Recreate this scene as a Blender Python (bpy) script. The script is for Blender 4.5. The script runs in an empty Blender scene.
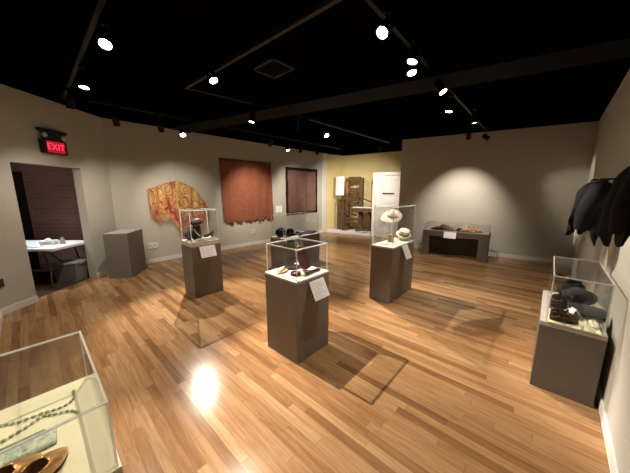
import bpy, bmesh, math, random
from mathutils import Vector, Matrix, noise
random.seed(7)
S = bpy.context.scene
COL = S.collection
PI = math.pi
R = math.radians

# ------------------------------------------------------------------ materials
def nt(name):
    m = bpy.data.materials.new(name); m.use_nodes = True
    t = m.node_tree; t.nodes.clear()
    out = t.nodes.new('ShaderNodeOutputMaterial')
    return m, t, out

def N(t, kind, **kw):
    n = t.nodes.new('ShaderNode' + kind)
    for k, v in kw.items():
        if k in n.inputs: n.inputs[k].default_value = v
        else: setattr(n, k, v)
    return n

def mth(t, op, a, b=None, c=None):
    n = t.nodes.new('ShaderNodeMath'); n.operation = op
    for i, v in enumerate((a, b, c)):
        if v is None: continue
        if isinstance(v, (int, float)): n.inputs[i].default_value = v
        else: t.links.new(v, n.inputs[i])
    return n.outputs[0]

def paint(name, col, rough=.6, spec=.3, vary=.06, scale=6., bump=0., metallic=0., sheen=0.):
    m, t, out = nt(name)
    b = N(t, 'BsdfPrincipled', Roughness=rough, Metallic=metallic)
    b.inputs['Specular IOR Level'].default_value = spec
    if sheen: b.inputs['Sheen Weight'].default_value = sheen
    tc = N(t, 'TexCoord'); nz = N(t, 'TexNoise', Scale=scale, Detail=4.)
    t.links.new(tc.outputs['Object'], nz.inputs['Vector'])
    rp = N(t, 'ValToRGB')
    c = Vector(col)
    rp.color_ramp.elements[0].position = .3; rp.color_ramp.elements[1].position = .7
    rp.color_ramp.elements[0].color = (*(c * (1 - vary)), 1)
    rp.color_ramp.elements[1].color = (*(c * (1 + vary)), 1)
    t.links.new(nz.outputs['Fac'], rp.inputs['Fac'])
    t.links.new(rp.outputs['Color'], b.inputs['Base Color'])
    if bump:
        n2 = N(t, 'TexNoise', Scale=scale * 12, Detail=3.)
        t.links.new(tc.outputs['Object'], n2.inputs['Vector'])
        bp = N(t, 'Bump', Strength=bump, Distance=.01)
        t.links.new(n2.outputs['Fac'], bp.inputs['Height'])
        t.links.new(bp.outputs['Normal'], b.inputs['Normal'])
    t.links.new(b.outputs[0], out.inputs['Surface'])
    return m

def emis(name, col, strength):
    m, t, out = nt(name)
    e = N(t, 'Emission', Strength=strength); e.inputs['Color'].default_value = (*col, 1)
    t.links.new(e.outputs[0], out.inputs['Surface'])
    return m

def clear_mat(name, tint, refl=1.0, rough=.015, white=0.):
    """thin clear acrylic: transparent with a fresnel sheen"""
    m, t, out = nt(name)
    tr = N(t, 'BsdfTransparent'); tr.inputs['Color'].default_value = (*tint, 1)
    gl = N(t, 'BsdfGlossy', Roughness=rough)
    lw = N(t, 'LayerWeight', Blend=.5)
    p = mth(t, 'POWER', lw.outputs['Facing'], 5.)
    f = mth(t, 'MULTIPLY_ADD', p, .85 * refl, .035 * refl)
    mx = N(t, 'MixShader')
    t.links.new(f, mx.inputs[0]); t.links.new(tr.outputs[0], mx.inputs[1]); t.links.new(gl.outputs[0], mx.inputs[2])
    last = mx
    if white:
        d = N(t, 'BsdfDiffuse'); d.inputs['Color'].default_value = (.9, .9, .87, 1)
        tl = N(t, 'BsdfTranslucent'); tl.inputs['Color'].default_value = (.9, .9, .87, 1)
        ad = N(t, 'MixShader'); ad.inputs[0].default_value = .5
        t.links.new(d.outputs[0], ad.inputs[1]); t.links.new(tl.outputs[0], ad.inputs[2])
        m2 = N(t, 'MixShader'); m2.inputs[0].default_value = white
        t.links.new(mx.outputs[0], m2.inputs[1]); t.links.new(ad.outputs[0], m2.inputs[2])
        last = m2
    t.links.new(last.outputs[0], out.inputs['Surface'])
    return m

def floor_mat():
    m, t, out = nt('maple_strip_floor')
    b = N(t, 'BsdfPrincipled'); b.inputs['Specular IOR Level'].default_value = .15
    g = N(t, 'NewGeometry')
    rot = N(t, 'VectorRotate'); rot.rotation_type = 'Z_AXIS'; rot.inputs['Angle'].default_value = R(-138)
    t.links.new(g.outputs['Position'], rot.inputs['Vector'])
    sp = N(t, 'SeparateXYZ'); t.links.new(rot.outputs[0], sp.inputs[0])
    u, v = sp.outputs[0], sp.outputs[1]
    W, Lg = .064, .95
    vr = mth(t, 'DIVIDE', v, W); row = mth(t, 'FLOOR', vr); vf = mth(t, 'FRACT', vr)
    w1 = N(t, 'TexWhiteNoise'); w1.noise_dimensions = '1D'; t.links.new(row, w1.inputs['W'])
    off = mth(t, 'MULTIPLY', w1.outputs['Value'], 7.3)
    ur = mth(t, 'ADD', mth(t, 'DIVIDE', u, Lg), off)
    # random length: warp u a little
    idx = mth(t, 'FLOOR', ur); uf = mth(t, 'FRACT', ur)
    cv = N(t, 'CombineXYZ'); t.links.new(row, cv.inputs[0]); t.links.new(idx, cv.inputs[1])
    w2 = N(t, 'TexWhiteNoise'); w2.noise_dimensions = '2D'; t.links.new(cv.outputs[0], w2.inputs['Vector'])
    rp = N(t, 'ValToRGB')
    el = rp.color_ramp.elements
    el[0].position = 0; el[0].color = (0.182, 0.093, 0.041, 1)
    el[1].position = 1; el[1].color = (0.388, 0.247, 0.129, 1)
    for pos, c in ((.12, (0.239, 0.125, 0.055)), (.3, (0.293, 0.162, 0.074)), (.6, (0.327, 0.188, 0.090)), (.85, (0.353, 0.214, 0.106))):
        x = el.new(pos); x.color = (*c, 1)
    t.links.new(w2.outputs['Value'], rp.inputs['Fac'])
    # grain
    gv = N(t, 'CombineXYZ')
    t.links.new(mth(t, 'ADD', mth(t, 'MULTIPLY', u, 2.2), mth(t, 'MULTIPLY', w2.outputs['Value'], 40.)), gv.inputs[0])
    t.links.new(mth(t, 'MULTIPLY', v, 26.), gv.inputs[1])
    t.links.new(mth(t, 'MULTIPLY', row, 3.7), gv.inputs[2])
    gn = N(t, 'TexNoise', Scale=1.0, Detail=5., Distortion=1.6); t.links.new(gv.outputs[0], gn.inputs['Vector'])
    gr = N(t, 'ValToRGB'); gr.color_ramp.elements[0].position = .3; gr.color_ramp.elements[1].position = .62
    gr.color_ramp.elements[0].color = (.74, .68, .60, 1); gr.color_ramp.elements[1].color = (1.05, 1.05, 1.05, 1)
    t.links.new(gn.outputs['Fac'], gr.inputs['Fac'])
    mu = N(t, 'Mix'); mu.data_type = 'RGBA'; mu.blend_type = 'MULTIPLY'; mu.inputs[0].default_value = 1.
    t.links.new(rp.outputs[0], mu.inputs[6]); t.links.new(gr.outputs[0], mu.inputs[7])
    # seams
    s1 = mth(t, 'LESS_THAN', mth(t, 'ABSOLUTE', mth(t, 'SUBTRACT', vf, .5)), .488)
    s2 = mth(t, 'LESS_THAN', mth(t, 'ABSOLUTE', mth(t, 'SUBTRACT', uf, .5)), .4985)
    seam = mth(t, 'MULTIPLY', s1, s2)
    sm = mth(t, 'MULTIPLY_ADD', seam, .38, .62)
    mu2 = N(t, 'Mix'); mu2.data_type = 'RGBA'; mu2.blend_type = 'MULTIPLY'; mu2.inputs[0].default_value = 1.
    cb = N(t, 'CombineColor'); [t.links.new(sm, cb.inputs[i]) for i in range(3)]
    t.links.new(mu.outputs[2], mu2.inputs[6]); t.links.new(cb.outputs[0], mu2.inputs[7])
    t.links.new(mu2.outputs[2], b.inputs['Base Color'])
    rn = N(t, 'TexNoise', Scale=3., Detail=3.); t.links.new(g.outputs['Position'], rn.inputs['Vector'])
    t.links.new(mth(t, 'MULTIPLY_ADD', rn.outputs['Fac'], .10, .15), b.inputs['Roughness'])
    t.links.new(b.outputs[0], out.inputs['Surface'])
    return m

def brick_mat():
    m, t, out = nt('dark_brick')
    b = N(t, 'BsdfPrincipled', Roughness=.85)
    tc = N(t, 'TexCoord'); sp = N(t, 'SeparateXYZ'); t.links.new(tc.outputs['Object'], sp.inputs[0])
    cv = N(t, 'CombineXYZ'); t.links.new(sp.outputs[0], cv.inputs[0]); t.links.new(sp.outputs[2], cv.inputs[1])
    br = N(t, 'TexBrick', Scale=1.)
    br.inputs['Color1'].default_value = (.165, .085, .066, 1); br.inputs['Color2'].default_value = (.205, .11, .085, 1)
    br.inputs['Mortar'].default_value = (.205, .135, .11, 1)
    br.inputs['Brick Width'].default_value = .22; br.inputs['Row Height'].default_value = .075; br.inputs['Mortar Size'].default_value = .009
    t.links.new(cv.outputs[0], br.inputs['Vector']); t.links.new(br.outputs['Color'], b.inputs['Base Color'])
    bp = N(t, 'Bump', Strength=.6, Distance=.01); bp.invert = True
    t.links.new(br.outputs['Fac'], bp.inputs['Height']); t.links.new(bp.outputs['Normal'], b.inputs['Normal'])
    t.links.new(b.outputs[0], out.inputs['Surface'])
    return m

def weave_mat(name, c1, c2, sx=1., sz=14., dist=1.5, fine=160.):
    """streaky woven cloth"""
    m, t, out = nt(name)
    b = N(t, 'BsdfPrincipled', Roughness=.9); b.inputs['Specular IOR Level'].default_value = .1
    b.inputs['Sheen Weight'].default_value = .2
    tc = N(t, 'TexCoord'); mp = N(t, 'Mapping'); mp.inputs['Scale'].default_value = (sz, sz, sx)
    t.links.new(tc.outputs['Object'], mp.inputs['Vector'])
    nz = N(t, 'TexNoise', Scale=1., Detail=6., Distortion=dist); t.links.new(mp.outputs[0], nz.inputs['Vector'])
    rp = N(t, 'ValToRGB'); rp.color_ramp.elements[0].position = .32; rp.color_ramp.elements[1].position = .68
    rp.color_ramp.elements[0].color = (*c1, 1); rp.color_ramp.elements[1].color = (*c2, 1)
    t.links.new(nz.outputs['Fac'], rp.inputs['Fac']); t.links.new(rp.outputs[0], b.inputs['Base Color'])
    n2 = N(t, 'TexNoise', Scale=fine, Detail=2.); t.links.new(tc.outputs['Object'], n2.inputs['Vector'])
    bp = N(t, 'Bump', Strength=.35, Distance=.004); t.links.new(n2.outputs['Fac'], bp.inputs['Height'])
    t.links.new(bp.outputs['Normal'], b.inputs['Normal'])
    t.links.new(b.outputs[0], out.inputs['Surface'])
    return m

def ramp_mat(name, stops, scale=8., distortion=2., detail=3., rough=.85, sheen=.1, metallic=0., kind='TexNoise'):
    m, t, out = nt(name)
    b = N(t, 'BsdfPrincipled', Roughness=rough, Metallic=metallic); b.inputs['Sheen Weight'].default_value = sheen
    b.inputs['Specular IOR Level'].default_value = .3
    tc = N(t, 'TexCoord'); nz = N(t, kind, Scale=scale)
    if 'Detail' in nz.inputs: nz.inputs['Detail'].default_value = detail
    if 'Distortion' in nz.inputs: nz.inputs['Distortion'].default_value = distortion
    t.links.new(tc.outputs['Object'], nz.inputs['Vector'])
    rp = N(t, 'ValToRGB'); el = rp.color_ramp.elements
    el[0].position, el[0].color = stops[0][0], (*stops[0][1], 1)
    el[1].position, el[1].color = stops[-1][0], (*stops[-1][1], 1)
    for p, c in stops[1:-1]:
        x = el.new(p); x.color = (*c, 1)
    t.links.new(nz.outputs['Fac'] if 'Fac' in nz.outputs else nz.outputs['Distance'], rp.inputs['Fac'])
    t.links.new(rp.outputs[0], b.inputs['Base Color'])
    t.links.new(b.outputs[0], out.inputs['Surface'])
    return m

def shawl_mat():
    """gold ground, tan swirls, red floral clusters towards the hem"""
    m, t, out = nt('floral_shawl_silk')
    b = N(t, 'BsdfPrincipled', Roughness=.6); b.inputs['Sheen Weight'].default_value = .3; b.inputs['Specular IOR Level'].default_value = .3
    tc = N(t, 'TexCoord'); sp = N(t, 'SeparateXYZ'); t.links.new(tc.outputs['Object'], sp.inputs[0])
    w = N(t, 'TexNoise', Scale=4.5, Detail=1.5, Distortion=.8); t.links.new(tc.outputs['Object'], w.inputs['Vector'])
    sn = mth(t, 'MULTIPLY_ADD', mth(t, 'SINE', mth(t, 'MULTIPLY', w.outputs['Fac'], 42.)), .5, .5)
    w3 = N(t, 'TexNoise', Scale=34., Detail=3., Distortion=1.); t.links.new(tc.outputs['Object'], w3.inputs['Vector'])
    mp = N(t, 'Mapping'); mp.inputs['Scale'].default_value = (13., 4., 1.3); t.links.new(tc.outputs['Object'], mp.inputs['Vector'])
    w4 = N(t, 'TexNoise', Scale=1., Detail=3.); t.links.new(mp.outputs[0], w4.inputs['Vector'])
    # two oval medallions on the shoulders
    ax = mth(t, 'ABSOLUTE', mth(t, 'ADD', sp.outputs[0], .03))
    dx = mth(t, 'DIVIDE', mth(t, 'SUBTRACT', ax, .19), .9); dz = mth(t, 'ADD', sp.outputs[2], .20)
    dist = mth(t, 'ADD', mth(t, 'SQRT', mth(t, 'ADD', mth(t, 'MULTIPLY', dx, dx), mth(t, 'MULTIPLY', dz, dz))), mth(t, 'MULTIPLY', mth(t, 'SUBTRACT', w.outputs['Fac'], .5), .22))
    ring = mth(t, 'MULTIPLY_ADD', mth(t, 'SINE', mth(t, 'MULTIPLY', dist, 95.)), .5, .5)
    near = mth(t, 'LESS_THAN', dist, .135)
    pat = N(t, 'Mix'); t.links.new(near, pat.inputs[0]); t.links.new(sn, pat.inputs[2]); t.links.new(ring, pat.inputs[3])
    k3 = mth(t, 'ADD', mth(t, 'MULTIPLY', pat.outputs[0], .34), mth(t, 'ADD', mth(t, 'MULTIPLY', w3.outputs['Fac'], .34), mth(t, 'MULTIPLY', w4.outputs['Fac'], .60)))
    k3 = mth(t, 'SUBTRACT', k3, .12)
    rp = N(t, 'ValToRGB'); el = rp.color_ramp.elements
    el[0].position, el[0].color = .22, (.16, .045, .018, 1); el[1].position, el[1].color = .82, (.66, .50, .27, 1)
    for p_, c_ in ((.36, (.33, .13, .042)), (.48, (.47, .23, .07)), (.6, (.55, .31, .11)), (.7, (.58, .37, .16))):
        x = el.new(p_); x.color = (*c_, 1)
    t.links.new(k3, rp.inputs['Fac'])
    nz = N(t, 'TexNoise', Scale=7., Detail=2., Distortion=.6); t.links.new(tc.outputs['Object'], nz.inputs['Vector'])
    # hem-ward weighting of the red flowers: they sit in a band printed along the border (uv = 0 at hem)
    uv = N(t, 'UVMap'); su = N(t, 'SeparateXYZ'); t.links.new(uv.outputs[0], su.inputs[0])
    band = mth(t, 'SUBTRACT', 1., mth(t, 'MULTIPLY', mth(t, 'ABSOLUTE', mth(t, 'SUBTRACT', su.outputs[1], .16)), 3.2))
    k = mth(t, 'ADD', nz.outputs['Fac'], mth(t, 'MULTIPLY', band, .17))
    mask = N(t, 'ValToRGB'); mask.color_ramp.elements[0].position = .64; mask.color_ramp.elements[1].position = .70
    t.links.new(k, mask.inputs['Fac'])
    mx = N(t, 'Mix'); mx.data_type = 'RGBA'
    t.links.new(mask.outputs[0], mx.inputs[0]); t.links.new(rp.outputs[0], mx.inputs[6])
    mx.inputs[7].default_value = (.40, .035, .03, 1)
    t.links.new(mx.outputs[2], b.inputs['Base Color'])
    t.links.new(b.outputs[0], out.inputs['Surface'])
    return m

M = {}
M['wall'] = paint('warm_grey_wall_paint', (.50, .485, .42), .75, .2, .03, 1.5, bump=.04)
M['yellow'] = paint('mustard_wall_paint', (.74, .64, .32), .7, .2, .04, 2.)
M['white'] = paint('white_trim_paint', (.72, .71, .68), .5, .3, .02)
M['doorwhite'] = paint('white_door_paint', (.80, .77, .75), .45, .35, .02)
M['black'] = paint('black_ceiling_paint', (.0022, .0021, .002), .95, .0, .3, 2.)
M['beam'] = paint('charcoal_duct', (.0035, .0033, .0032), .8, .1, .1)
M['pipe'] = paint('dark_grey_metal_channel', (.018, .017, .016), .5, .3, .1)
M['vent'] = paint('dark_vent_metal', (.014, .0135, .013), .5, .2, .1)
M['lampblack'] = paint('black_lamp_metal', (.005, .005, .005), .5, .2, .1)
M['lens'] = emis('lamp_lens_glow', (1, .93, .82), 40.)
M['taupe'] = paint('taupe_pedestal_paint', (.20, .170, .140), .55, .35, .04, 3.)
M['taupe2'] = paint('grey_taupe_pedestal_paint', (.20, .178, .155), .55, .35, .03, 3.)
M['bench'] = paint('dark_taupe_bench_paint', (.125, .104, .084), .6, .3, .05, 3.)
M['tray'] = paint('cream_tray_board', (.70, .665, .57), .7, .2, .02)
M['pale'] = paint('pale_yellow_board', (.76, .73, .50), .7, .2, .02)
M['shadedtaupe'] = paint('shaded_taupe_pedestal_paint', (.105, .086, .068), .55, .35, .04, 3.)  # pedestal taupe with the right pedestal's shade put into the colour
M['greytray'] = paint('grey_tray_paint', (.36, .33, .29), .6, .3, .03)
M['card'] = paint('white_card', (.92, .92, .94), .6, .2, .01)
M['ink'] = paint('grey_print', (.50, .50, .52), .8, .1, .05)
M['acryl'] = clear_mat('clear_acrylic', (.972, .975, .972))
M['edge'] = clear_mat('acrylic_edge', (.85, .87, .86), 1.5, .1, white=.45)
M['floor'] = floor_mat()
M['brick'] = brick_mat()
M['hallfloor'] = paint('dark_hall_carpet', (.055, .032, .022), .95, .1, .2, 20.)
M['halldark'] = paint('dark_hall_paint', (.12, .10, .085), .8, .2, .05)
M['blackdoor'] = paint('black_door_paint', (.01, .01, .012), .5, .3, .1)
M['tabletop'] = paint('white_plastic_top', (.78, .79, .82), .45, .3, .02)
M['metal'] = paint('grey_steel_tube', (.09, .09, .09), .4, .5, .05, metallic=.6)
M['bin'] = paint('grey_plastic_tote', (.21, .20, .20), .5, .3, .05)
M['binlid'] = paint('pale_plastic_lid', (.36, .36, .36), .4, .3, .05)
M['sky'] = paint('light_blue_paper', (.28, .42, .70), .6, .2, .1)
M['red'] = emis('exit_sign_glow', (.42, .008, .02), 1.)
M['sign'] = paint('black_sign_plastic', (.02, .014, .013), .5, .3, .1)
M['glass'] = paint('emergency_lamp_glass', (.62, .58, .48), .25, .6, .05)
M['outlet'] = paint('white_outlet_plastic', (.66, .65, .60), .4, .4, .02)
M['slot'] = paint('dark_slot', (.05, .05, .05), .6, .2, .05)
M['rug'] = weave_mat('rust_red_weave', (.21, .070, .037), (.285, .100, .056), 5., 6., 2.5)
M['rug2'] = weave_mat('mauve_brown_weave', (.155, .080, .068), (.20, .108, .092), 4., 6., 1.5)
M['rug2b'] = paint('dark_brown_border', (.035, .014, .012), .9, .1, .2, 20.)
M['shawl'] = shawl_mat()
M['fringe'] = ramp_mat('gold_red_fringe', [(.3, (.55, .14, .06)), (.5, (.66, .36, .13)), (.7, (.74, .55, .30))], 9., .5)
M['wood'] = ramp_mat('dark_press_wood', [(.3, (.065, .035, .018)), (.7, (.15, .085, .042))], 6., 1.5, 5., .6)
M['woodlight'] = ramp_mat('orange_brown_wood', [(.3, (.24, .10, .04)), (.7, (.36, .17, .07))], 6., 1.5, 5., .6)
M['paper'] = paint('white_paper', (.80, .82, .85), .7, .2, .02)
M['straw'] = weave_mat('pale_straw', (.62, .52, .33), (.80, .72, .52), 30., 30., .5, 220.)
M['straw2'] = weave_mat('white_straw', (.72, .65, .50), (.84, .79, .66), 30., 30., .5, 220.)
M['band'] = paint('dark_hat_ribbon', (.02, .016, .016), .6, .3, .1)
M['amber'] = paint('amber_stand_wood', (.42, .29, .10), .4, .4, .1, 12.)
M['burg'] = ramp_mat('burgundy_velvet', [(.3, (.070, .010, .018)), (.7, (.15, .026, .042))], 14., 1., 3., .85, .6)
M['gold'] = ramp_mat('worn_gold', [(.3, (.52, .36, .14)), (.7, (.80, .64, .36))], 30., .5, 3., .35, 0., .6)
M['dkbrown'] = ramp_mat('dark_brown_leather', [(.3, (.022, .010, .008)), (.7, (.055, .024, .018))], 20., .5, 3., .45, 0.)
M['tan'] = ramp_mat('tan_beadwork', [(.3, (.34, .22, .13)), (.7, (.58, .44, .30))], 40., .5, 3., .6)
M['blk'] = ramp_mat('black_cloth', [(.3, (.003, .003, .0035)), (.7, (.0085, .008, .0085))], 25., .5, 3., .9, .0)
M['blkgloss'] = paint('black_patent', (.012, .012, .014), .25, .5, .1)
M['grey'] = ramp_mat('charcoal_felt', [(.3, (.014, .014, .016)), (.7, (.032, .032, .036))], 25., .5, 3., .85, .05)
M['purple'] = ramp_mat('deep_purple_cloth', [(.3, (.016, .008, .04)), (.7, (.05, .026, .115))], 16., .8, 3., .8, .1)
M['pink'] = paint('crimson_pink_ribbon', (.20, .018, .05), .6, .2, .2, 30.)
M['lace'] = paint('cream_lace', (.74, .68, .56), .8, .2, .15, 60.)
M['creamcloth'] = ramp_mat('cream_lining', [(.3, (.66, .62, .54)), (.7, (.80, .77, .68))], 12., .5, 3., .8, .2)
M['jade'] = paint('pale_jade_bead', (.34, .40, .26), .35, .5, .2, 30.)
M['plaque'] = ramp_mat('pale_green_beadwork', [(.35, (.27, .36, .24)), (.5, (.42, .50, .35)), (.62, (.55, .60, .46))], 38., 1.5, 3., .55)
M['bronze'] = ramp_mat('bronze_leather', [(.3, (.34, .17, .055)), (.6, (.58, .34, .13)), (.75, (.75, .52, .26))], 14., 1., 3., .33, 0., .55)
M['lining'] = paint('dark_olive_lining', (.10, .085, .045), .8, .2, .15, 30.)
M['browngar'] = ramp_mat('tan_brown_print', [(.35, (.13, .06, .038)), (.5, (.44, .27, .17)), (.65, (.58, .41, .27))], 11., 2., 4., .85, .2)

# ------------------------------------------------------------------ mesh kit
class MB:
    def __init__(s): s.v = []; s.f = []; s.uv = None
    def add(s, vs, fs):
        o = len(s.v); s.v += [Vector(p) for p in vs]; s.f += [tuple(i + o for i in f) for f in fs]; return s
    def box(s, c, d, rz=0., rx=0., ry=0.):
        mt = Matrix.Translation(c) @ Matrix.Rotation(rz, 4, 'Z') @ Matrix.Rotation(ry, 4, 'Y') @ Matrix.Rotation(rx, 4, 'X')
        x, y, z = d[0] / 2, d[1] / 2, d[2] / 2
        vs = [mt @ Vector(p) for p in ((-x, -y, -z), (x, -y, -z), (x, y, -z), (-x, y, -z), (-x, -y, z), (x, -y, z), (x, y, z), (-x, y, z))]
        return s.add(vs, [(3, 2, 1, 0), (4, 5, 6, 7), (0, 1, 5, 4), (1, 2, 6, 5), (2, 3, 7, 6), (3, 0, 4, 7)])
    def wall(s, P, Q, z0, z1, th):
        """vertical slab whose room face runs P->Q, thickened to the right of P->Q by th"""
        P = Vector(P); Q = Vector(Q); d = (Q - P).normalized(); n = Vector((d.y, -d.x)) * th
        pts = [P, Q, Q + n, P + n]
        vs = [(p.x, p.y, z0) for p in pts] + [(p.x, p.y, z1) for p in pts]
        return s.add(vs, [(0, 1, 2, 3), (7, 6, 5, 4), (4, 5, 1, 0), (5, 6, 2, 1), (6, 7, 3, 2), (7, 4, 0, 3)])
    def prism(s, poly, z0, z1):
        n = len(poly)
        vs = [(p[0], p[1], z0) for p in poly] + [(p[0], p[1], z1) for p in poly]
        fs = [tuple(reversed(range(n))), tuple(range(n, 2 * n))] + [(i, (i + 1) % n, n + (i + 1) % n, n + i) for i in range(n)]
        return s.add(vs, fs)
    def rings(s, rs, cap0=True, cap1=True, closed=True):
        n = len(rs[0]); vs = [p for r in rs for p in r]; fs = []
        for k in range(len(rs) - 1):
            for i in range(n if closed else n - 1):
                j = (i + 1) % n
                fs.append((k * n + i, k * n + j, (k + 1) * n + j, (k + 1) * n + i))
        if cap0: fs.append(tuple(reversed(range(n))))
        if cap1: fs.append(tuple(range((len(rs) - 1) * n, len(rs) * n)))
        return s.add(vs, fs)
    def lathe(s, prof, n=28, mt=None, sx=1., sy=1.):
        mt = mt or Matrix.Identity(4)
        rs = [[mt @ Vector((r * sx * math.cos(2 * PI * i / n), r * sy * math.sin(2 * PI * i / n), z)) for i in range(n)] for r, z in prof]
        return s.rings(rs)
    def tube(s, pts, rad, n=10, cap=True):
        pts = [Vector(p) for p in pts]; rs = []
        rads = rad if isinstance(rad, (list, tuple)) else [rad] * len(pts)
        up = None
        for i, p in enumerate(pts):
            d = (pts[min(i + 1, len(pts) - 1)] - pts[max(i - 1, 0)]).normalized()
            if up is None: up = Vector((0, 0, 1)) if abs(d.z) < .9 else Vector((1, 0, 0))
            x = d.cross(up).normalized(); y = x.cross(d).normalized(); up = y
            rs.append([p + (x * math.cos(2 * PI * k / n) + y * math.sin(2 * PI * k / n)) * rads[i] for k in range(n)])
        return s.rings(rs, cap, cap)
    def grid(s, nu, nv, fn, uv=False):
        vs = [fn(i / nu, j / nv) for j in range(nv + 1) for i in range(nu + 1)]
        fs = [(j * (nu + 1) + i, j * (nu + 1) + i + 1, (j + 1) * (nu + 1) + i + 1, (j + 1) * (nu + 1) + i) for j in range(nv) for i in range(nu)]
        if uv: s.uv = [(i / nu, j / nv) for j in range(nv + 1) for i in range(nu + 1)]
        return s.add(vs, fs)
    def blob(s, c, r, rough=.12, freq=3., n=3, seed=0., rz=0., flat=None):
        bm = bmesh.new(); bmesh.ops.create_icosphere(bm, subdivisions=n, radius=1.)
        vs = []
        mt = Matrix.Rotation(rz, 3, 'Z')
        for v in bm.verts:
            p = v.co.copy(); k = 1 + rough * noise.noise(p * freq + Vector((seed, seed * 1.7, -seed)))
            q = Vector((p.x * r[0] * k, p.y * r[1] * k, p.z * r[2] * k))
            if flat is not None and q.z < flat: q.z = flat
            vs.append(mt @ q + Vector(c))
        fs = [tuple(v.index for v in f.verts) for f in bm.faces]; bm.free()
        return s.add(vs, fs)
    def build(s, name, mat, parent=None, smooth=False, bevel=0., solid=0., sub=0, loc=None, rot=None, angle=40):
        me = bpy.data.meshes.new(name)
        me.from_pydata([tuple(v) for v in s.v], [], s.f)
        me.validate(); me.update()
        if s.uv:
            l = me.uv_layers.new(name='UVMap')
            for lp in me.loops: l.data[lp.index].uv = s.uv[lp.vertex_index]
        me.materials.append(M[mat] if isinstance(mat, str) else mat)
        bm = bmesh.new(); bm.from_mesh(me); bmesh.ops.recalc_face_normals(bm, faces=bm.faces); bm.to_mesh(me); bm.free()
        o = bpy.data.objects.new(name, me); COL.objects.link(o)
        if parent: o.parent = parent
        if loc: o.location = loc
        if rot: o.rotation_euler = rot
        if smooth:
            me.polygons.foreach_set('use_smooth', [True] * len(me.polygons))
            me.set_sharp_from_angle(angle=R(angle))
        if solid:
            md = o.modifiers.new('thick', 'SOLIDIFY'); md.thickness = solid; md.offset = 0
        if sub:
            md = o.modifiers.new('sub', 'SUBSURF'); md.levels = sub; md.render_levels = sub
        if bevel:
            md = o.modifiers.new('bev', 'BEVEL'); md.width = bevel; md.segments = 2; md.limit_method = 'ANGLE'; md.angle_limit = R(35)
        return o

def tag(o, label, cat, group=None, kind=None):
    if kind: o['kind'] = kind
    if label: o['label'] = label
    if cat: o['category'] = cat
    if group: o['group'] = group
    return o
def thing(name, label, cat, loc, rz=0., group=None, rot=None):
    o = bpy.data.objects.new(name, None); COL.objects.link(o); o.empty_display_size = .05
    o.location = loc; o.rotation_euler = rot or (0, 0, rz)
    return tag(o, label, cat, group)
def struct(o): o['kind'] = 'structure'; return o

# room axes: E points along the long side walls, A across (board direction)
YAW = R(48)
def EA(c, x, y):
    """point from a pedestal centre in its own axes"""
    return (c[0] + x * math.cos(YAW) - y * math.sin(YAW), c[1] + x * math.sin(YAW) + y * math.cos(YAW))

# ------------------------------------------------------------------ room shell
H = 2.96
C0 = (-4.05, 5.17); D0 = (-4.07, 3.10)
LE = (.42, 10.0)                       # end of the gallery part of the left wall
YC = (1.14, 10.6); YR = (3.4, 9.05)    # mustard corner, far end of mustard wall
BL = (2.38, 7.32); BR = (5.62, 5.43)   # back wall
nv = Vector((.731, -.682)); dv = Vector((.682, .731))
A0 = nv * .43
RC = A0 + dv * -.70                    # rear corner, behind the camera
RB = A0 + dv * 7.05
# back/right meeting point
def isect(P, d, Q, e):
    P = Vector(P); Q = Vector(Q); d = Vector(d); e = Vector(e)
    t = ((Q - P).x * e.y - (Q - P).y * e.x) / (d.x * e.y - d.y * e.x); return P + d * t
BR = tuple(isect(A0, dv, BL, Vector(BR) - Vector(BL)))
Rr = tuple(isect(A0, dv, D0, (.743, -.669)))

poly = [D0, Rr, BR, BL, YR, YC, LE, C0]
struct(MB().prism([(D0[0] - .2, D0[1] - .2), (Rr[0] + .05, Rr[1] - .25), (BR[0] + .3, BR[1] + .1), (3.6, 9.3), (1.14, 10.9), (-4.15, 5.35), (-4.2, 3.1)], -.1, 0).build('floor', 'floor'))
struct(MB().prism([(-4.6, 3.0), (Rr[0], Rr[1] - .5), (BR[0] + .5, BR[1]), (4.0, 9.5), (1.14, 11.2), (-4.6, 5.3)], H, H + .1).build('ceiling', 'black'))
T = .12
struct(MB().wall(C0, LE, 0, H, -T).build('wall_left', 'wall'))
struct(MB().wall(LE, YC, 0, H, -T).build('wall_alcove', 'yellow'))
struct(MB().wall(YC, YR, 0, H, -T).build('wall_far', 'yellow'))
struct(MB().wall(YR, BL, 0, H, -T).build('wall_return', 'wall'))
struct(MB().wall(BL, BR, 0, H, -T).build('wall_back', 'wall'))
struct(MB().wall(BR, Rr, 0, H, -T).build('wall_right', 'wall'))
struct(MB().wall(Rr, D0, 0, H, -T).build('wall_rear', 'wall'))
# door wall with its opening
dd = (Vector(C0) - Vector(D0)).normalized()
def DW(s): p = Vector(D0) + dd * s; return (p.x, p.y)
o0, o1 = .43, 1.46; DT = .14
w = MB().wall(D0, DW(o0), 0, H, -DT).wall(DW(o1), C0, 0, H, -DT).wall(DW(o0), DW(o1), 1.98, H, -DT)
struct(w.build('wall_doorway', 'wall'))
# baseboards
def base(name, P, Q, h=.09, t=.014):
    struct(MB().wall(P, Q, 0, h, t).build(name, 'white', bevel=.003))
base('baseboard_left', C0, LE); base('baseboard_back', BL, BR); base('baseboard_right', BR, Rr); base('baseboard_rear', Rr, D0)
base('baseboard_doorway', D0, DW(o0)); base('baseboard_corner', DW(o1), C0)
# white corner strip at the end of the gallery wall
dl = (Vector(LE) - Vector(C0)).normalized()
p0 = Vector(LE) - dl * .22
struct(MB().wall(tuple(p0), LE, 0, H, .03).build('trim_1', 'white', bevel=.004))

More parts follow.
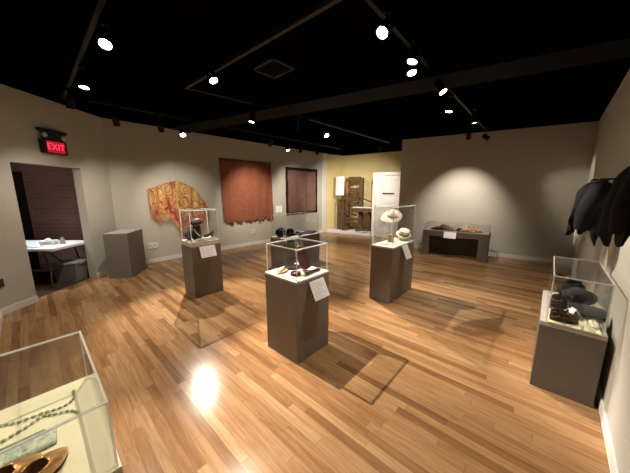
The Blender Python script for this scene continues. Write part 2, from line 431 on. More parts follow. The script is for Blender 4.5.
# hall beyond the doorway
XI = C0[0] - DT
struct(MB().prism([(-7.2, 2.6), (-4.0, 2.6), (-4.0, 5.15), (-7.2, 5.15)], -.1, -.004).build('floor_hall', 'hallfloor'))
struct(MB().box((-4.98, 5.16, 1.3), (1.42, .1, 2.6)).build('wall_brick', 'brick'))
struct(MB().box((-6.5, 5.16, 2.28), (1.62, .1, .64)).build('wall_transom', 'halldark'))
d2 = MB().box((-6.5, 5.14, .98), (1.6, .06, 1.96)).build('door_2', 'blackdoor'); struct(d2)
MB().tube([(-5.86, 5.10, .95), (-5.86, 5.06, .95), (-5.96, 5.06, .95)], .011).build('door_handle', 'metal', d2, smooth=True)
struct(MB().box((-7.25, 3.9, 1.3), (.1, 2.8, 2.6)).build('wall_hall', 'halldark'))
struct(MB().box((-5.7, 2.65, 1.3), (3.1, .1, 2.6)).build('wall_hall_side', 'halldark'))
struct(MB().box((-5.7, 3.9, 2.65), (3.2, 2.8, .1)).build('ceiling_hall', 'halldark'))

# ------------------------------------------------------------------ ceiling fittings
def bar(pts, wd, ht, name, mat, label, cat, group=None):
    m = MB()
    for P, Q in zip(pts[:-1], pts[1:]):
        P = Vector(P); Q = Vector(Q); d = Q - P
        m.box((P + Q) / 2, (d.length, wd, ht), rz=math.atan2(d.y, d.x))
    return tag(m.build(name, mat, bevel=.004), label, cat, group)
b = bar([(-2.75, 5.47, 2.87), (4.2, 1.5 + .05, 2.87)], .44, .17, 'ceiling_beam', 'beam', None, None); struct(b)
ZT = 2.88
def track(name, P, Q, label, mat='lampblack'):
    P = Vector((*P, ZT)); Q = Vector((*Q, ZT)); d = Q - P; L = d.length
    r = thing(name, label, 'track', (P + Q) / 2, math.atan2(d.y, d.x), 'lighting tracks under the ceiling')
    MB().box((0, 0, 0), (L, .036, .034)).build('rail', mat, r, bevel=.003)
    for s in (-1, 1):
        MB().box((s * L / 2, 0, 0), (.03, .042, .04)).build('end_cap', 'lampblack', r)
    for s in (-.42, 0, .42):
        MB().tube([(s * L, 0, .017), (s * L, 0, H - ZT)], .006, 8).build('hanger', 'lampblack', r)
    return r
track('lighting_track', (.25, 1.86), (3.72, 5.86), 'long dark lighting track running toward the bench wall')
track('lighting_track', (-1.62, 3.50), (.9, 1.35), 'lighting track crossing above the front purse pedestal', 'pipe')
track('lighting_track', (-3.5, 3.86), (-1.3, 1.86), 'lighting track above the exit doorway end of the room')
track('lighting_track', (-3.25, 3.96), (.75, 8.26), 'lighting track parallel to the wall of hung textiles')
track('lighting_track', (-.1, 4.95), (2.0, 7.25), 'thin lighting track over the straw hat pedestal', 'pipe')
track('lighting_track', (-1.58, 3.52), (-.25, 4.7), 'short lighting track behind the square vent')
# hanging rod
tag(MB().tube([(-.28, 4.55, 2.96), (-.28, 4.55, 2.62)], .012).box((-.28, 4.55, 2.62), (.03, .03, .05)).build('ceiling_drop_rod', 'pipe'), 'short vertical rod dropping from the dark ceiling', 'rod')
# square vent
vr = thing('ceiling_vent', 'square slatted vent in the black ceiling', 'vent', (-.455, 3.095, 2.95), R(-42))
MB().box((0, 0, -.01), (.36, .30, .02)).build('backing', 'black', vr)
fr = MB()
for x in (-1, 1): fr.box((x * .17, 0, -.025), (.03, .32, .03))
for y in (-1, 1): fr.box((0, y * .145, -.025), (.37, .03, .03))
fr.build('frame', 'vent', vr)
for k in range(7): MB().box((0, -.11 + k * .037, -.025), (.31, .022, .006), rx=R(30)).build('slat', 'vent', vr)

WARM = (1., .87, .735)
def head(P, aim, label, power=0., ang=50, blend=.5, lit=True, r=.046, soft=.02, visible_lens=True, zt=ZT, col=WARM):
    """track spotlight at P (centre of the lamp can) pointing at aim"""
    P = Vector(P); q = (Vector(aim) - P).normalized()
    rot = q.to_track_quat('-Z', 'Y').to_euler()
    root = thing('track_spotlight', label, 'spotlight', P, 0, 'track spotlights under the black ceiling')
    Q = q.to_track_quat('-Z', 'Y').to_matrix().to_4x4()
    L = .15
    MB().lathe([(r * .55, L / 2), (r * .8, L / 2 - .01), (r, L / 2 - .05), (r, -L / 2), (r * .9, -L / 2), (r * .9, -L / 2 + .02), (.001, -L / 2 + .02)], 24, Q).build('lamp_can', 'lampblack', root, smooth=True)
    lens_parent = [o for o in root.children][0]
    MB().lathe([(.001, -L / 2 + .012), (r * .86, -L / 2 + .012), (r * .86, -L / 2 + .006), (.001, -L / 2 + .006)], 24, Q).build('lens', 'lens' if lit else 'glass', lens_parent)
    MB().tube([(0, 0, r * .9), (0, 0, zt - P.z - .017)], .009, 8).build('stem', 'lampblack', root, smooth=True)
    MB().box((0, 0, zt - P.z - .03), (.05, .03, .03)).build('adapter', 'lampblack', root)
    if power:
        ld = bpy.data.lights.new('spot_beam', 'SPOT'); ld.energy = power; ld.spot_size = R(ang); ld.spot_blend = blend
        ld.shadow_soft_size = soft; ld.color = col
        lo = bpy.data.objects.new('spot_beam', ld); COL.objects.link(lo); lo.parent = root
        lo.location = q * (L / 2 + .005); lo.rotation_euler = rot
    return root

LAMPS = [
 # P, aim, power, angle, label
 ((-1.60, 2.20, 2.75), (-1.15, .95, .6), 205, 50, 'bright spotlight highest at the upper left of the ceiling'),
 ((-2.39, 2.89, 2.72), (-2.35, 2.5, 0), 100, 100, 'tilted spotlight second from the bright upper left lamp'),
 ((-3.09, 3.48, 2.70), (-3.7, 4.0, .5), 72, 104, 'small tilted spotlight lowest on the exit side track'),
 ((-1.07, 2.88, 2.77), (.2, 2.2, .4), 640, 60, 'lit spotlight at the end of the track beside the square vent'),
 ((.51, 2.06, 2.75), (-.95, .95, .6), 150, 40, 'brightest spotlight glaring toward the viewer near ceiling centre'),
 ((.85, 2.42, 2.75), (.24, 2.25, .8), 95, 26, 'lit spotlight just beside the glaring centre lamp'),
 ((.90, 2.65, 2.75), (1.1, 1.7, 0), 40, 70, 'tilted spotlight under the pair beside the glaring lamp'),
 ((1.37, 3.06, 2.72), (2.25, 2.12, .85), 240, 44, 'lit spotlight midway along the right track'),
 ((1.82, 3.70, 2.72), (1.42, 3.72, .8), 75, 36, 'faint tilted spotlight below the middle of the right track'),
 ((2.50, 4.28, 2.72), (2.9, 4.4, .0), 130, 92, 'lit spotlight near the far end of the right track'),
 ((-2.40, 4.90, 2.64), (-1.55, 3.5, .5), 540, 54, 'glowing round spotlight above the gold shawl wall'),
 ((-.70, 6.72, 2.66), (.3, 5.9, .0), 420, 92, 'glowing round spotlight above the gap between the hung textiles'),
 ((.19, 5.16, 2.68), (1.55, 3.5, .5), 570, 46, 'lit spotlight above the passage to the mustard alcove'),
 ((-.97, 4.24, 2.72), (-1.45, 4.05, .5), 130, 76, 'tiny lit spotlight beyond the square vent'),
 # seen from behind
 ((-3.05, 4.18, 2.66), (-3.75, 5.2, .7), 72, 88, 'dark spotlight against the wall left of the gold shawl'),
 ((-2.62, 4.60, 2.66), (-3.1, 6.2, .95), 112, 72, 'dark spotlight between the exit corner and the glowing shawl lamp'),
 ((-1.00, 6.05, 2.66), (-1.85, 7.6, 1.05), 235, 68, 'dark spotlight above the rust red hanging'),
 ((-.38, 7.02, 2.66), (-.6, 9.0, 1.1), 160, 72, 'dark spotlight above the brown bordered hanging'),
 ((.05, 7.45, 2.66), (1.0, 10.0, 1.0), 190, 76, 'dark spotlight at the alcove end of the textile track'),
 ((3.10, 5.45, 2.70), (3.66, 6.5, 1.0), 215, 72, 'small dark spotlight high on the wall above the bench'),
 ((3.62, 5.72, 2.72), (5.35, 5.05, 1.5), 70, 44, 'small dark spotlight at the far end of the right track'),
 ((1.70, 6.95, 2.68), (1.6, 9.6, 1.0), 280, 90, 'lit spotlight in front of the mustard alcove'),
]
for i, (P, aim, pw, an, lb) in enumerate(LAMPS):
    head(P, aim, lb, pw, an, 1. if an > 62 or i in (16, 19) else .6, lit=i < 14 or i == 21, soft=.009)

# ------------------------------------------------------------------ pedestals, covers, cards
def pedestal(name, label, c, d, w_, h, mat='taupe', rz=YAW, tray=None, group='display pedestals'):
    """d along E, w along A; tray=(material, height, inset)"""
    r = thing(name, label, 'pedestal', (c[0], c[1], 0), rz, group)
    MB().box((0, 0, h / 2), (d, w_, h)).build('body', mat, r, bevel=.004)
    z = h
    if tray:
        tm, th, ins = tray
        MB().box((0, 0, h + th / 2 + .0005), (d - 2 * ins, w_ - 2 * ins, th)).build('tray', tm, r, bevel=.003)
    return r
def cover(label, c, z, d, w_, h, rz=YAW, t=.006, e=.008, off=(0, 0)):
    r = thing('acrylic_cover', label, 'display cover', (*EA(c, *off), z + .001), rz, 'clear acrylic display covers')
    MB().box((-d / 2 + t / 2, 0, h / 2), (t, w_ - 2 * e, h - e)).build('side_panel', 'acryl', r)
    MB().box((d / 2 - t / 2, 0, h / 2), (t, w_ - 2 * e, h - e)).build('side_panel', 'acryl', r)
    MB().box((0, -w_ / 2 + t / 2, h / 2), (d - 2 * e, t, h - e)).build('front_panel', 'acryl', r)
    MB().box((0, w_ / 2 - t / 2, h / 2), (d - 2 * e, t, h - e)).build('back_panel', 'acryl', r)
    MB().box((0, 0, h - t / 2), (d - 2 * e, w_ - 2 * e, t)).build('top_panel', 'acryl', r)
    m = MB()
    for x in (-1, 1):
        for y in (-1, 1): m.box((x * (d / 2 - e / 2), y * (w_ / 2 - e / 2), (h - e) / 2), (e, e, h - e))
    for x in (-1, 1): m.box((x * (d / 2 - e / 2), 0, h - e / 2), (e, w_, e))
    for y in (-1, 1): m.box((0, y * (w_ / 2 - e / 2), h - e / 2), (d - 2 * e, e, e))
    m.build('edge_frame', 'edge', r)
    return r
def placard(label, P, wd, ht, rz, tilt, lines=9, seed=1):
    """card whose top edge centre is P; its face leans back by tilt, bottom edge sticking out"""
    rr = random.Random(seed)
    r = thing('text_placard', label, 'placard', P, 0, 'white text placards', rot=(tilt, 0, rz))
    cdp = MB().box((0, 0, -ht / 2), (wd, .006, ht)).build('card', 'card', r)
    m = MB()
    for k in range(lines):
        z = -ht * (.12 + .78 * k / max(1, lines - 1)); L = wd * (.8 if k % 4 else .5) * rr.uniform(.8, 1)
        m.box((-wd * .42 + L / 2, -.0035, z), (L, .001, ht * .022))
    m.build('printed_text', 'ink', cdp)
    MB().box((0, .02, -.03), (wd * .25, .04, .006)).build('bracket', 'acryl', r)
    return r

# front pedestal ---------------------------------------------------
cF = EA((-.166, 2.139), .231, .222)
pedestal('display_pedestal', 'taupe pedestal in front centre holding the burgundy purse', cF, .462, .444, .785, tray=('tray', .022, .0))
ZF = .809
cover('low clear cover over the burgundy purse and bangles', cF, ZF, .425, .425, .285)
placard('square white placard on the front pedestal with burgundy purse', (*EA(cF, .03, -.224), .765), .205, .185, YAW, R(-28), 10, 3)
# hats pedestal ----------------------------------------------------
cH = EA((1.062, 3.44), .405, .166)
pedestal('display_pedestal', 'taupe pedestal holding two pale straw hats', cH, .79, .332, .795, tray=('tray', .025, 0))
ZH = .8215
cover('tall clear cover over the two straw hats', cH, ZH, .76, .305, .555)
placard('narrow white placard on the straw hat pedestal', (*EA(cH, .0, -.168), .80), .19, .21, YAW, R(-24), 9, 4)
# left pedestal ----------------------------------------------------
cL = EA((-1.792, 3.625), .225, .187)
pedestal('display_pedestal', 'taupe pedestal before the gold shawl holding black beret and shoe', cL, .45, .374, .785, tray=('tray', .065, .008))
ZL = .852
cover('clear cover over the black beret and heeled shoe', cL, ZL, .42, .345, .465)
placard('white placard on the pedestal before the gold shawl', (*EA(cL, .005, -.189), .775), .235, .17, YAW, R(-20), 8, 5)
# long low pedestal behind -----------------------------------------
cP = EA((-.622, 5.007), .545, .2125)
pedestal('display_pedestal', 'long low pedestal with purple scarf behind the front pedestal', cP, 1.09, .425, .63, tray=('tray', .018, 0))
ZP = .6495
cover('long clear cover over the purple scarf and dark hats', cP, ZP, 1.05, .39, .455)
placard('small white placard on the long low pedestal with purple scarf', (*EA(cP, -.17, -.2145), .62), .23, .18, YAW, R(-22), 7, 6)
# corner pedestal, empty -------------------------------------------
cc = Vector((-3.41, 4.576)); y9 = R(10.5)
cc2 = cc + Vector((math.cos(y9), math.sin(y9))) * -.195 + Vector((-math.sin(y9), math.cos(y9))) * .295
r = thing('display_pedestal', 'empty grey pedestal standing in the corner beside the doorway', 'pedestal', (cc2.x, cc2.y, 0), y9, 'display pedestals')
MB().box((0, 0, .415), (.39, .59, .83)).build('body', 'taupe2', r, bevel=.005)
MB().box((0, 0, .8345), (.386, .586, .008)).build('top_board', paint('pale_grey_top_paint', (.44, .40, .37), .6, .3, .03), r, bevel=.002)
# right pedestal ---------------------------------------------------
cR = (2.232, 2.099)
pedestal('display_pedestal', 'low shaded taupe pedestal against the right wall holding black accessories', cR, .87, .366, .543, 'shadedtaupe', R(47.5), tray=('greytray', .035, 0))
cRc = EA(cR, -.055, -.005)
cover('clear cover over black accessories by the right wall', cRc, .579, .80, .31, .385, R(47.5))
# left front case --------------------------------------------------
cC = (-1.164, .854)
pedestal('display_pedestal', 'dark pedestal in the near left corner holding bronze shoes', cC, .51, .735, .545, 'taupe', YAW, tray=('pale', .035, .004))
ZC = .5815
cover('clear cover over bronze shoes and green bead necklace', cC, ZC, .485, .705, .275)
# bench ------------------------------------------------------------
yb = R(53); eb = Vector((.602, .799)); ab = Vector((-.799, .602))
cB = Vector((3.844, 5.553)) + eb * .24 + ab * .70
hb = .63
r = thing('display_bench', 'dark taupe open fronted bench against the back wall', 'bench', (cB.x, cB.y, 0), yb)
MB().box((0, 0, hb - .065), (.48, 1.40, .13)).build('top', 'bench', r, bevel=.004)
MB().box((0, .62, (hb - .13) / 2), (.48, .16, hb - .13)).build('side_panel', 'bench', r, bevel=.004)
MB().box((0, -.60, (hb - .13) / 2), (.48, .20, hb - .13)).build('side_panel', 'bench', r, bevel=.004)
MB().box((.22, .01, (hb - .13) / 2), (.03, 1.04, hb - .13)).build('back_panel', 'bench', r)
MB().box((0, 0, hb + .005), (.46, 1.38, .009)).build('tray', paint('grey_bench_board', (.34, .31, .27), .7, .2, .03), r)
cBt = (cB.x, cB.y)
rc = cover('very low clear cover over two folded garments', cBt, hb + .0105, .44, 1.36, .17, yb)
pb = cB - eb * .244 + ab * .08
placard('white placard hanging on the front of the dark bench', (pb.x, pb.y, hb - .005), .26, .15, R(53 - 90), R(-18), 6, 8)

# ------------------------------------------------------------------ exhibits: front pedestal
def at(c, x, y, z): return (*EA(c, x, y), z)
def put(name, label, cat, c, x, y, z, rz=0., group=None): return thing(name, label, cat, at(c, x, y, z), YAW + rz, group)

ZFt = ZF + .0005
# burgundy purse: standing soft bag with gold clasp, leaning
pu = put('velvet_purse', 'tall burgundy velvet purse leaning upright with gold clasp', 'purse', cF, .085, -.055, ZFt, R(-30))
pu.rotation_euler = (R(0), R(-19), R(5))
rs = []
for k in range(15):
    t = k / 14; z = .014 + .225 * t
    rw = .064 * (1 - .35 * (1 - t) ** 5) * (1 - .32 * t ** 4) + .004 * math.sin(t * 9); rd = rw * .62
    rs.append([(rw * (1 + .05 * math.sin(5 * 2 * PI * i / 24 + t * 3)) * math.cos(2 * PI * i / 24), rd * (1 + .06 * math.sin(4 * 2 * PI * i / 24)) * math.sin(2 * PI * i / 24), z) for i in range(24)])
MB().rings(rs).build('bag_body', 'burg', pu, smooth=True, sub=1)
MB().tube([(-.040, 0, .236), (-.022, 0, .250), (0, 0, .254), (.022, 0, .250), (.040, 0, .236)], .010, 10).build('clasp', 'gold', pu, smooth=True)
MB().blob((0, 0, .264), (.010, .010, .009), 0).build('clasp_knob', 'gold', pu, smooth=True)
# dark fan stick
fs = put('folded_fan', 'dark brown folded fan lying along the front edge', 'fan', cF, .045, -.155, ZFt, R(4))
MB().box((0, 0, .011), (.25, .03, .02)).build('guard', 'dkbrown', fs, bevel=.006)
for k in range(5): MB().box((-.01, -.012 + k * .006, .0235), (.22, .003, .006)).build('fan_rib', 'dkbrown', fs)
MB().lathe([(.014, -.002), (.016, .0), (.016, .024), (.012, .028)], 16, Matrix.Translation((-.118, 0, .001))).build('rivet', 'gold', fs, smooth=True)
# bangle
bg = put('bangle', 'round dark brown bangle box near the front corner', 'bangle', cF, -.095, -.075, ZFt)
MB().lathe([(.030, .0), (.048, .0), (.054, .012), (.050, .026), (.040, .030), (.030, .024), (.028, .010)], 28).build('ring', 'dkbrown', bg, smooth=True)
MB().lathe([(.001, .005), (.028, .005), (.028, .014), (.001, .016)], 24).build('inner_pad', 'tan', bg, smooth=True)
# tan beaded pouch
tp = put('beaded_pouch', 'flat tan beaded pouch at the left of the purse', 'pouch', cF, -.12, .09, ZFt, R(20))
MB().blob((0, 0, .010), (.075, .045, .014), .12, 3., 3, 3., 0, -.0095).build('pouch_body', 'tan', tp, smooth=True)
MB().tube([(-.06, -.01, .022), (-.02, -.018, .026), (.03, -.012, .025), (.062, .0, .020)], .004).build('flap_edge', 'dkbrown', tp, smooth=True)
# dark flat purse behind
dp = put('dark_clutch', 'flat dark brown clutch behind the bangle', 'purse', cF, .02, .10, ZFt, R(-25))
MB().blob((0, 0, .012), (.105, .052, .017), .15, 2.5, 3, 9., 0, -.0115).build('clutch_body', 'dkbrown', dp, smooth=True)
MB().tube([(-.08, 0, .022), (-.04, .02, .034), (.03, .022, .036), (.08, 0, .024)], .005).build('strap', 'dkbrown', dp, smooth=True)
# small silver chain ring
sc = put('cord_loop', 'thin pale cord loop lying beside the burgundy purse', 'cord', cF, .09, .06, ZFt)
MB().tube([(.045 * math.cos(a) * (1 + .15 * math.sin(3 * a)), .03 * math.sin(a), .0045) for a in [2 * PI * k / 30 for k in range(31)]], .004, 8).build('cord', 'tan', sc, smooth=True)

# ------------------------------------------------------------------ exhibits: straw hats
ZHt = ZH + .0005
hs = put('hat_stand', 'amber block hat stand with clear rod under the wide hat', 'stand', cH, -.01, .05, ZHt)
MB().box((0, 0, .055), (.075, .075, .11)).build('block', 'amber', hs, bevel=.006)
MB().tube([(0, 0, .11), (0, 0, .375)], .007, 10).build('rod', 'edge', hs, smooth=True)
MB().lathe([(.001, .375), (.05, .375), (.05, .383), (.001, .383)], 20).build('rest', 'edge', hs)
def tilt(o, near, right):
    """tip a hat: near side down toward the room front, right side down"""
    o.rotation_euler = (Matrix.Rotation(R(-17), 4, 'Z') @ Matrix.Rotation(R(near), 4, 'X') @ Matrix.Rotation(R(right), 4, 'Y') @ Matrix.Rotation(R(17) + YAW, 4, 'Z')).to_euler()
wh = put('wide_straw_hat', 'pale wide brimmed straw hat raised on a stand', 'hat', cH, -.01, .05, ZHt + .392)
tilt(wh, 24, 11)
def hat(root, R1x, R1y, rc, hc, mat, brim_wave=.012, roundtop=False, drop=.012, band=None):
    n = 40; rs = []
    crown = [(.001, hc), (rc * .6, hc - (.004 if not roundtop else .010)), (rc * (.88 if roundtop else .95), hc - (.007 if not roundtop else .03)), (rc * .97, hc * .70), (rc, hc * .35), (rc * 1.03, .012)]
    for r_, z in crown: rs.append([(r_ * 1.06 * math.cos(2 * PI * i / n), r_ * .95 * math.sin(2 * PI * i / n), z) for i in range(n)])
    for k in range(1, 7):
        t = k / 6
        rs.append([((rc * 1.03 * 1.06 * (1 - t) + R1x * t) * math.cos(2 * PI * i / n), (rc * 1.03 * .95 * (1 - t) + R1y * t) * math.sin(2 * PI * i / n),
                    .010 - drop * t * t + brim_wave * t * t * math.sin(2 * 2 * PI * i / n + .7)) for i in range(n)])
    hsb = MB().rings(rs, True, False).build('hat_shell', mat, root, smooth=True, solid=.006, angle=60)
    if band:
        MB().lathe([(rc * 1.035, .012), (rc * 1.06, .013), (rc * 1.055, .036), (rc * 1.03, .036)], 40, None, 1.06, .95).build('hat_band', band, hsb, smooth=True)
hat(wh, .235, .135, .080, .066, 'straw2', .012, True, .018, 'straw')
bs = put('boater_stand', 'round cream block under the straw boater', 'stand', cH, .275, -.03, ZHt)
MB().lathe([(.001, 0), (.085, 0), (.09, .006), (.088, .045), (.07, .055), (.001, .055)], 28).build('block', 'straw', bs, smooth=True)
bo = put('straw_boater', 'straw boater with dark ribbon band on a low block', 'hat', cH, .275, -.03, ZHt + .085)
tilt(bo, 20, 10)
hat(bo, .125, .118, .082, .085, 'straw2', .004, False, .004, 'band')
hp = put('hat_pin_box', 'small folded white paper in front of the hats', 'paper', cH, -.22, .03, ZHt)
MB().box((0, 0, .004), (.12, .075, .006), rz=R(15)).box((.005, .004, .0085), (.10, .06, .003), rz=R(22)).build('sheet', 'lace', hp)
hp.name = 'folded_paper'

# ------------------------------------------------------------------ exhibits: beret pedestal
ZLt = ZL + .0005
cy = put('hat_block', 'black cylindrical hat block under the beret', 'stand', cL, -.03, .04, ZLt)
MB().lathe([(.001, 0), (.058, 0), (.062, .01), (.058, .17), (.054, .235), (.001, .24)], 28).build('block', 'blk', cy, smooth=True)
MB().tube([(-.058, -.035, .17), (-.03, -.062, .11), (.02, -.066, .05)], .007, 8).build('ribbon', 'lace', cy, smooth=True)
be = put('black_beret', 'black beret with crimson pink trim on a black block', 'hat', cL, -.03, .04, ZLt + .241)
be.rotation_euler = (R(6), R(-6), YAW)
MB().lathe([(.001, .0), (.07, .0), (.098, .012), (.106, .03), (.095, .048), (.06, .060), (.001, .064)], 32, None, 1.08, .92).build('beret_body', 'blk', be, smooth=True)
MB().blob((.015, -.005, .066), (.06, .045, .018), .35, 5., 3, 2.).build('trim', 'pink', be, smooth=True)
bl = put('black_bag', 'rounded dark grey bag behind the black beret block', 'bag', cL, -.135, .075, ZLt)
MB().blob((0, 0, .078), (.062, .075, .085), .1, 2., 3, 5., 0, -.0775).build('bag_body', 'grey', bl, smooth=True)
MB().tube([(0, -.05, .14), (0, -.03, .18), (0, .03, .18), (0, .05, .14)], .006).build('handle', 'blk', bl, smooth=True)
ws = put('white_block', 'low white block beneath the black heeled shoe', 'block', cL, .10, -.055, ZLt)
MB().box((0, 0, .016), (.16, .14, .032)).build('block', 'tray', ws, bevel=.003)

def shoe(root, L=.22, W=.075, Ht=.06, heel=0., mat='bronze', lin='lining', point=.6, vamp=.36):
    """shoe with toe at +x, heel at -x; opening over the rear; parts: upper, sole, lining"""
    n = 24; rs = []; rim = []
    ns = 22
    for k in range(ns + 1):
        t = k / ns                                   # 0 toe .. 1 heel
        x = L * (.5 - t)
        wv = W / 2 * (min(1, (t / .30)) ** point) * (1 - .30 * max(0, (t - .3) / .45) ** 1.2 if t < .75 else .70 + .02) * (1 if t < .93 else math.sqrt(max(.02, 1 - ((t - .93) / .075) ** 2)))
        wv = max(wv, .004)
        lift = heel * max(0, (t - .35) / .65) ** 1.3
        hv = .014 + (Ht - .014) * min(1, (t / .38)) ** .8
        if t > .4: hv = Ht * (.92 + .25 * ((t - .4) / .6) ** 2)
        op = 0 if t < vamp else min(1, (t - vamp) / .10) ** .6
        amax = PI - op * R(62)
        ring = []
        for i in range(n + 1):
            ph = -amax + 2 * amax * i / n            # 0 = bottom
            sx = math.sin(ph); cz = -math.cos(ph)
            yy = wv * (abs(sx) ** .7) * (1 if sx >= 0 else -1)
            zz = hv * (.5 + .5 * (abs(cz) ** .8) * (1 if cz >= 0 else -1)) if not op else hv * (.5 + .5 * (abs(cz) ** .8) * (1 if cz >= 0 else -1)) / (.5 + .5 * max(.05, abs(math.cos(amax)) ** .8)) * 1.0 if cz > 0 else hv * (.5 - .5 * abs(cz) ** .8)
            zz = min(zz, hv)
            ring.append((x, yy, zz + lift + .004))
        rs.append(ring)
    MB().rings(rs, True, True, False).build('upper', mat, root, smooth=True, solid=.003, angle=70)
    # insole/lining seen through the opening
    li = MB(); pts = []
    for k in range(9, ns):
        r_ = rs[k]; mid = r_[n // 2]; wv = max(abs(q[1]) for q in r_) * .86
        pts.append([(mid[0], -wv, mid[2] + .008), (mid[0], 0, mid[2] + .006), (mid[0], wv, mid[2] + .008)])
    li.rings(pts, False, False, False).build('insole', lin, root, smooth=True, solid=.002)
    so = MB(); pts = []
    for k in range(ns + 1):
        r_ = rs[k]; mid = r_[n // 2]; wv = max(.004, max(abs(q[1]) for q in r_) * .9)
        pts.append([(mid[0], -wv, mid[2] - .004), (mid[0], wv, mid[2] - .004), (mid[0], wv, mid[2]), (mid[0], -wv, mid[2])])
    so.rings(pts).build('sole', 'dkbrown' if mat != 'blkgloss' else 'blkgloss', root)
    if heel:
        MB().rings([[(-L * .5 + .012 + a * .03, b * .022, 0) for a, b in ((0, -1), (1, -1), (1, 1), (0, 1))],
                    [(-L * .5 + .004 + a * .048, b * .026, heel + .002) for a, b in ((0, -1), (1, -1), (1, 1), (0, 1))]]).build('heel', 'blkgloss', root, bevel=.003)
hsH = put('heeled_shoe', 'black high heeled shoe on a low white block', 'shoe', cL, .105, -.055, ZLt + .0335, R(150))
shoe(hsH, .15, .052, .045, .05, 'blkgloss', 'lining', .5, .34)
la = put('lace_collar', 'crumpled cream lace in front of the black hat block', 'lace', cL, -.03, -.10, ZLt)
MB().blob((0, 0, .012), (.09, .045, .022), .5, 5., 3, 1., 0, -.0115).build('lace_cloth', 'lace', la, smooth=True)
MB().blob((.03, .01, .028), (.03, .02, .012), .3, 5., 2, 4.).build('bow', 'lace', la, smooth=True)

# ------------------------------------------------------------------ exhibits: long low pedestal
ZPt = ZP + .0005
gc = put('round_cap', 'dark grey round cap lying on its side', 'hat', cP, -.40, .06, ZPt, R(25))
MB().lathe([(.001, -.085), (.055, -.083), (.078, -.072), (.084, -.05), (.085, .055), (.090, .07), (.084, .078), (.07, .06), (.001, .05)], 30, Matrix.Translation((0, 0, .091)) @ Matrix.Rotation(R(90), 4, 'Y')).build('cap_body', 'grey', gc, smooth=True)
MB().lathe([(.086, .028), (.0885, .03), (.0885, .05), (.086, .052)], 30, Matrix.Translation((0, 0, .091)) @ Matrix.Rotation(R(90), 4, 'Y')).build('cap_band', 'blk', gc, smooth=True)
bh = put('black_cloche', 'black rounded cloche hat beside the grey cap', 'hat', cP, -.13, .05, ZPt)
MB().lathe([(.13, .004), (.135, .008), (.11, .018), (.088, .03), (.084, .075), (.074, .115), (.045, .138), (.001, .145)], 30).build('hat_shell', 'blk', bh, smooth=True)
MB().lathe([(.0865, .032), (.0895, .034), (.0885, .055), (.0855, .056)], 30).build('hat_band', 'purple', bh, smooth=True)
ps = put('purple_scarf', 'long deep purple scarf heaped along the pedestal top', 'scarf', cP, .215, -.075, ZPt)
def scf(u, v):
    x = -.26 + .60 * u; y = (-.10 + .2 * v) * (1 - .35 * u) + .03 * math.sin(u * 7)
    e_ = math.sin(PI * v) ** .6
    z = .004 + e_ * (.075 * (1 - .4 * u) * (.7 + .3 * math.sin(9 * u + 4 * v)) + .018 * noise.noise(Vector((u * 9, v * 6, 2))))
    return (x, y, max(z, .004))
MB().grid(48, 22, scf).build('scarf_cloth', 'purple', ps, smooth=True, solid=.006)
fr = MB()
for k in range(16): fr.tube([(.29, -.06 + .12 * k / 15 + .02, .006), (.33 + .012 * (k % 3), -.065 + .13 * k / 15 + .02, .004)], .0025, 6)
fr.build('fringe', 'purple', ps)
gf = put('grey_glove', 'flat grey glove at the near edge of the long pedestal', 'glove', cP, -.36, -.09, ZPt, R(5))
m = MB()
m.blob((0, 0, .009), (.055, .032, .012), .08, 2., 3, 1., 0, -.0085)
m.build('palm', 'grey', gf, smooth=True)
for k, (dy, L_) in enumerate(((-.022, .055), (-.008, .068), (.007, .064), (.021, .05))):
    MB().tube([(.04, dy, .009), (.06 + L_ * .5, dy * 1.3, .009), (.06 + L_, dy * 1.5, .007)], [.009, .0085, .005], 8).build('finger', 'grey', gf, smooth=True)
MB().tube([(.01, -.028, .009), (.035, -.05, .009), (.055, -.062, .008)], [.009, .009, .005], 8).build('thumb', 'grey', gf, smooth=True)

# ------------------------------------------------------------------ exhibits: bench
ZBt = hb + .0102
def cloth_heap(name, part, label, cat, lx, ly, rx, ry, h, mat, seed, extra=None):
    p = cB + eb * lx + ab * ly
    r = thing(name, label, cat, (p.x, p.y, ZBt), yb)
    def fn(u, v):
        a = 2 * PI * u; rr = v
        wob = 1 + .14 * math.sin(3 * a + seed) + .08 * math.sin(7 * a + 2 * seed)
        x = rx * rr * wob * math.cos(a); y = ry * rr * wob * math.sin(a)
        z = .006 + h * (1 - rr ** 3) * (.75 + .9 * noise.noise(Vector((x * 9, y * 9, seed)))) + .012 * abs(math.sin(14 * y + 9 * x + seed)) * (1 - rr ** 4)
        return (x, y, max(z, .005))
    MB().grid(56, 16, fn).build(part, mat, r, smooth=True, solid=.004)
    if extra: extra(r)
    return r
def dk_extra(r):
    MB().tube([(-.10, -.18, .03), (-.13, -.05, .045), (-.12, .10, .04), (-.10, .2, .02)], [.02, .026, .026, .016], 10).build('sleeve', 'blk', r, smooth=True)
def br_extra(r):
    MB().tube([(-.12, .16, .03), (-.14, .05, .05), (-.10, -.10, .055), (-.06, -.22, .03)], [.022, .03, .03, .018], 10).build('sleeve', 'browngar', r, smooth=True)
    MB().tube([(-.05, .24, .02), (-.09, .20, .05), (-.02, .15, .06)], [.03, .03, .02], 10).build('collar', 'dkbrown', r, smooth=True)
cloth_heap('folded_garment', 'garment_body', 'dark brown black garment folded at the left of the bench', 'garment', -.02, .30,   .15, .25, .115, 'dkbrown', 1.3, dk_extra)
cloth_heap('folded_garment', 'garment_body', 'tan and brown printed garment folded at the right of the bench', 'garment', -.01, -.28, .16, .29, .135, 'browngar', 4.1, br_extra)

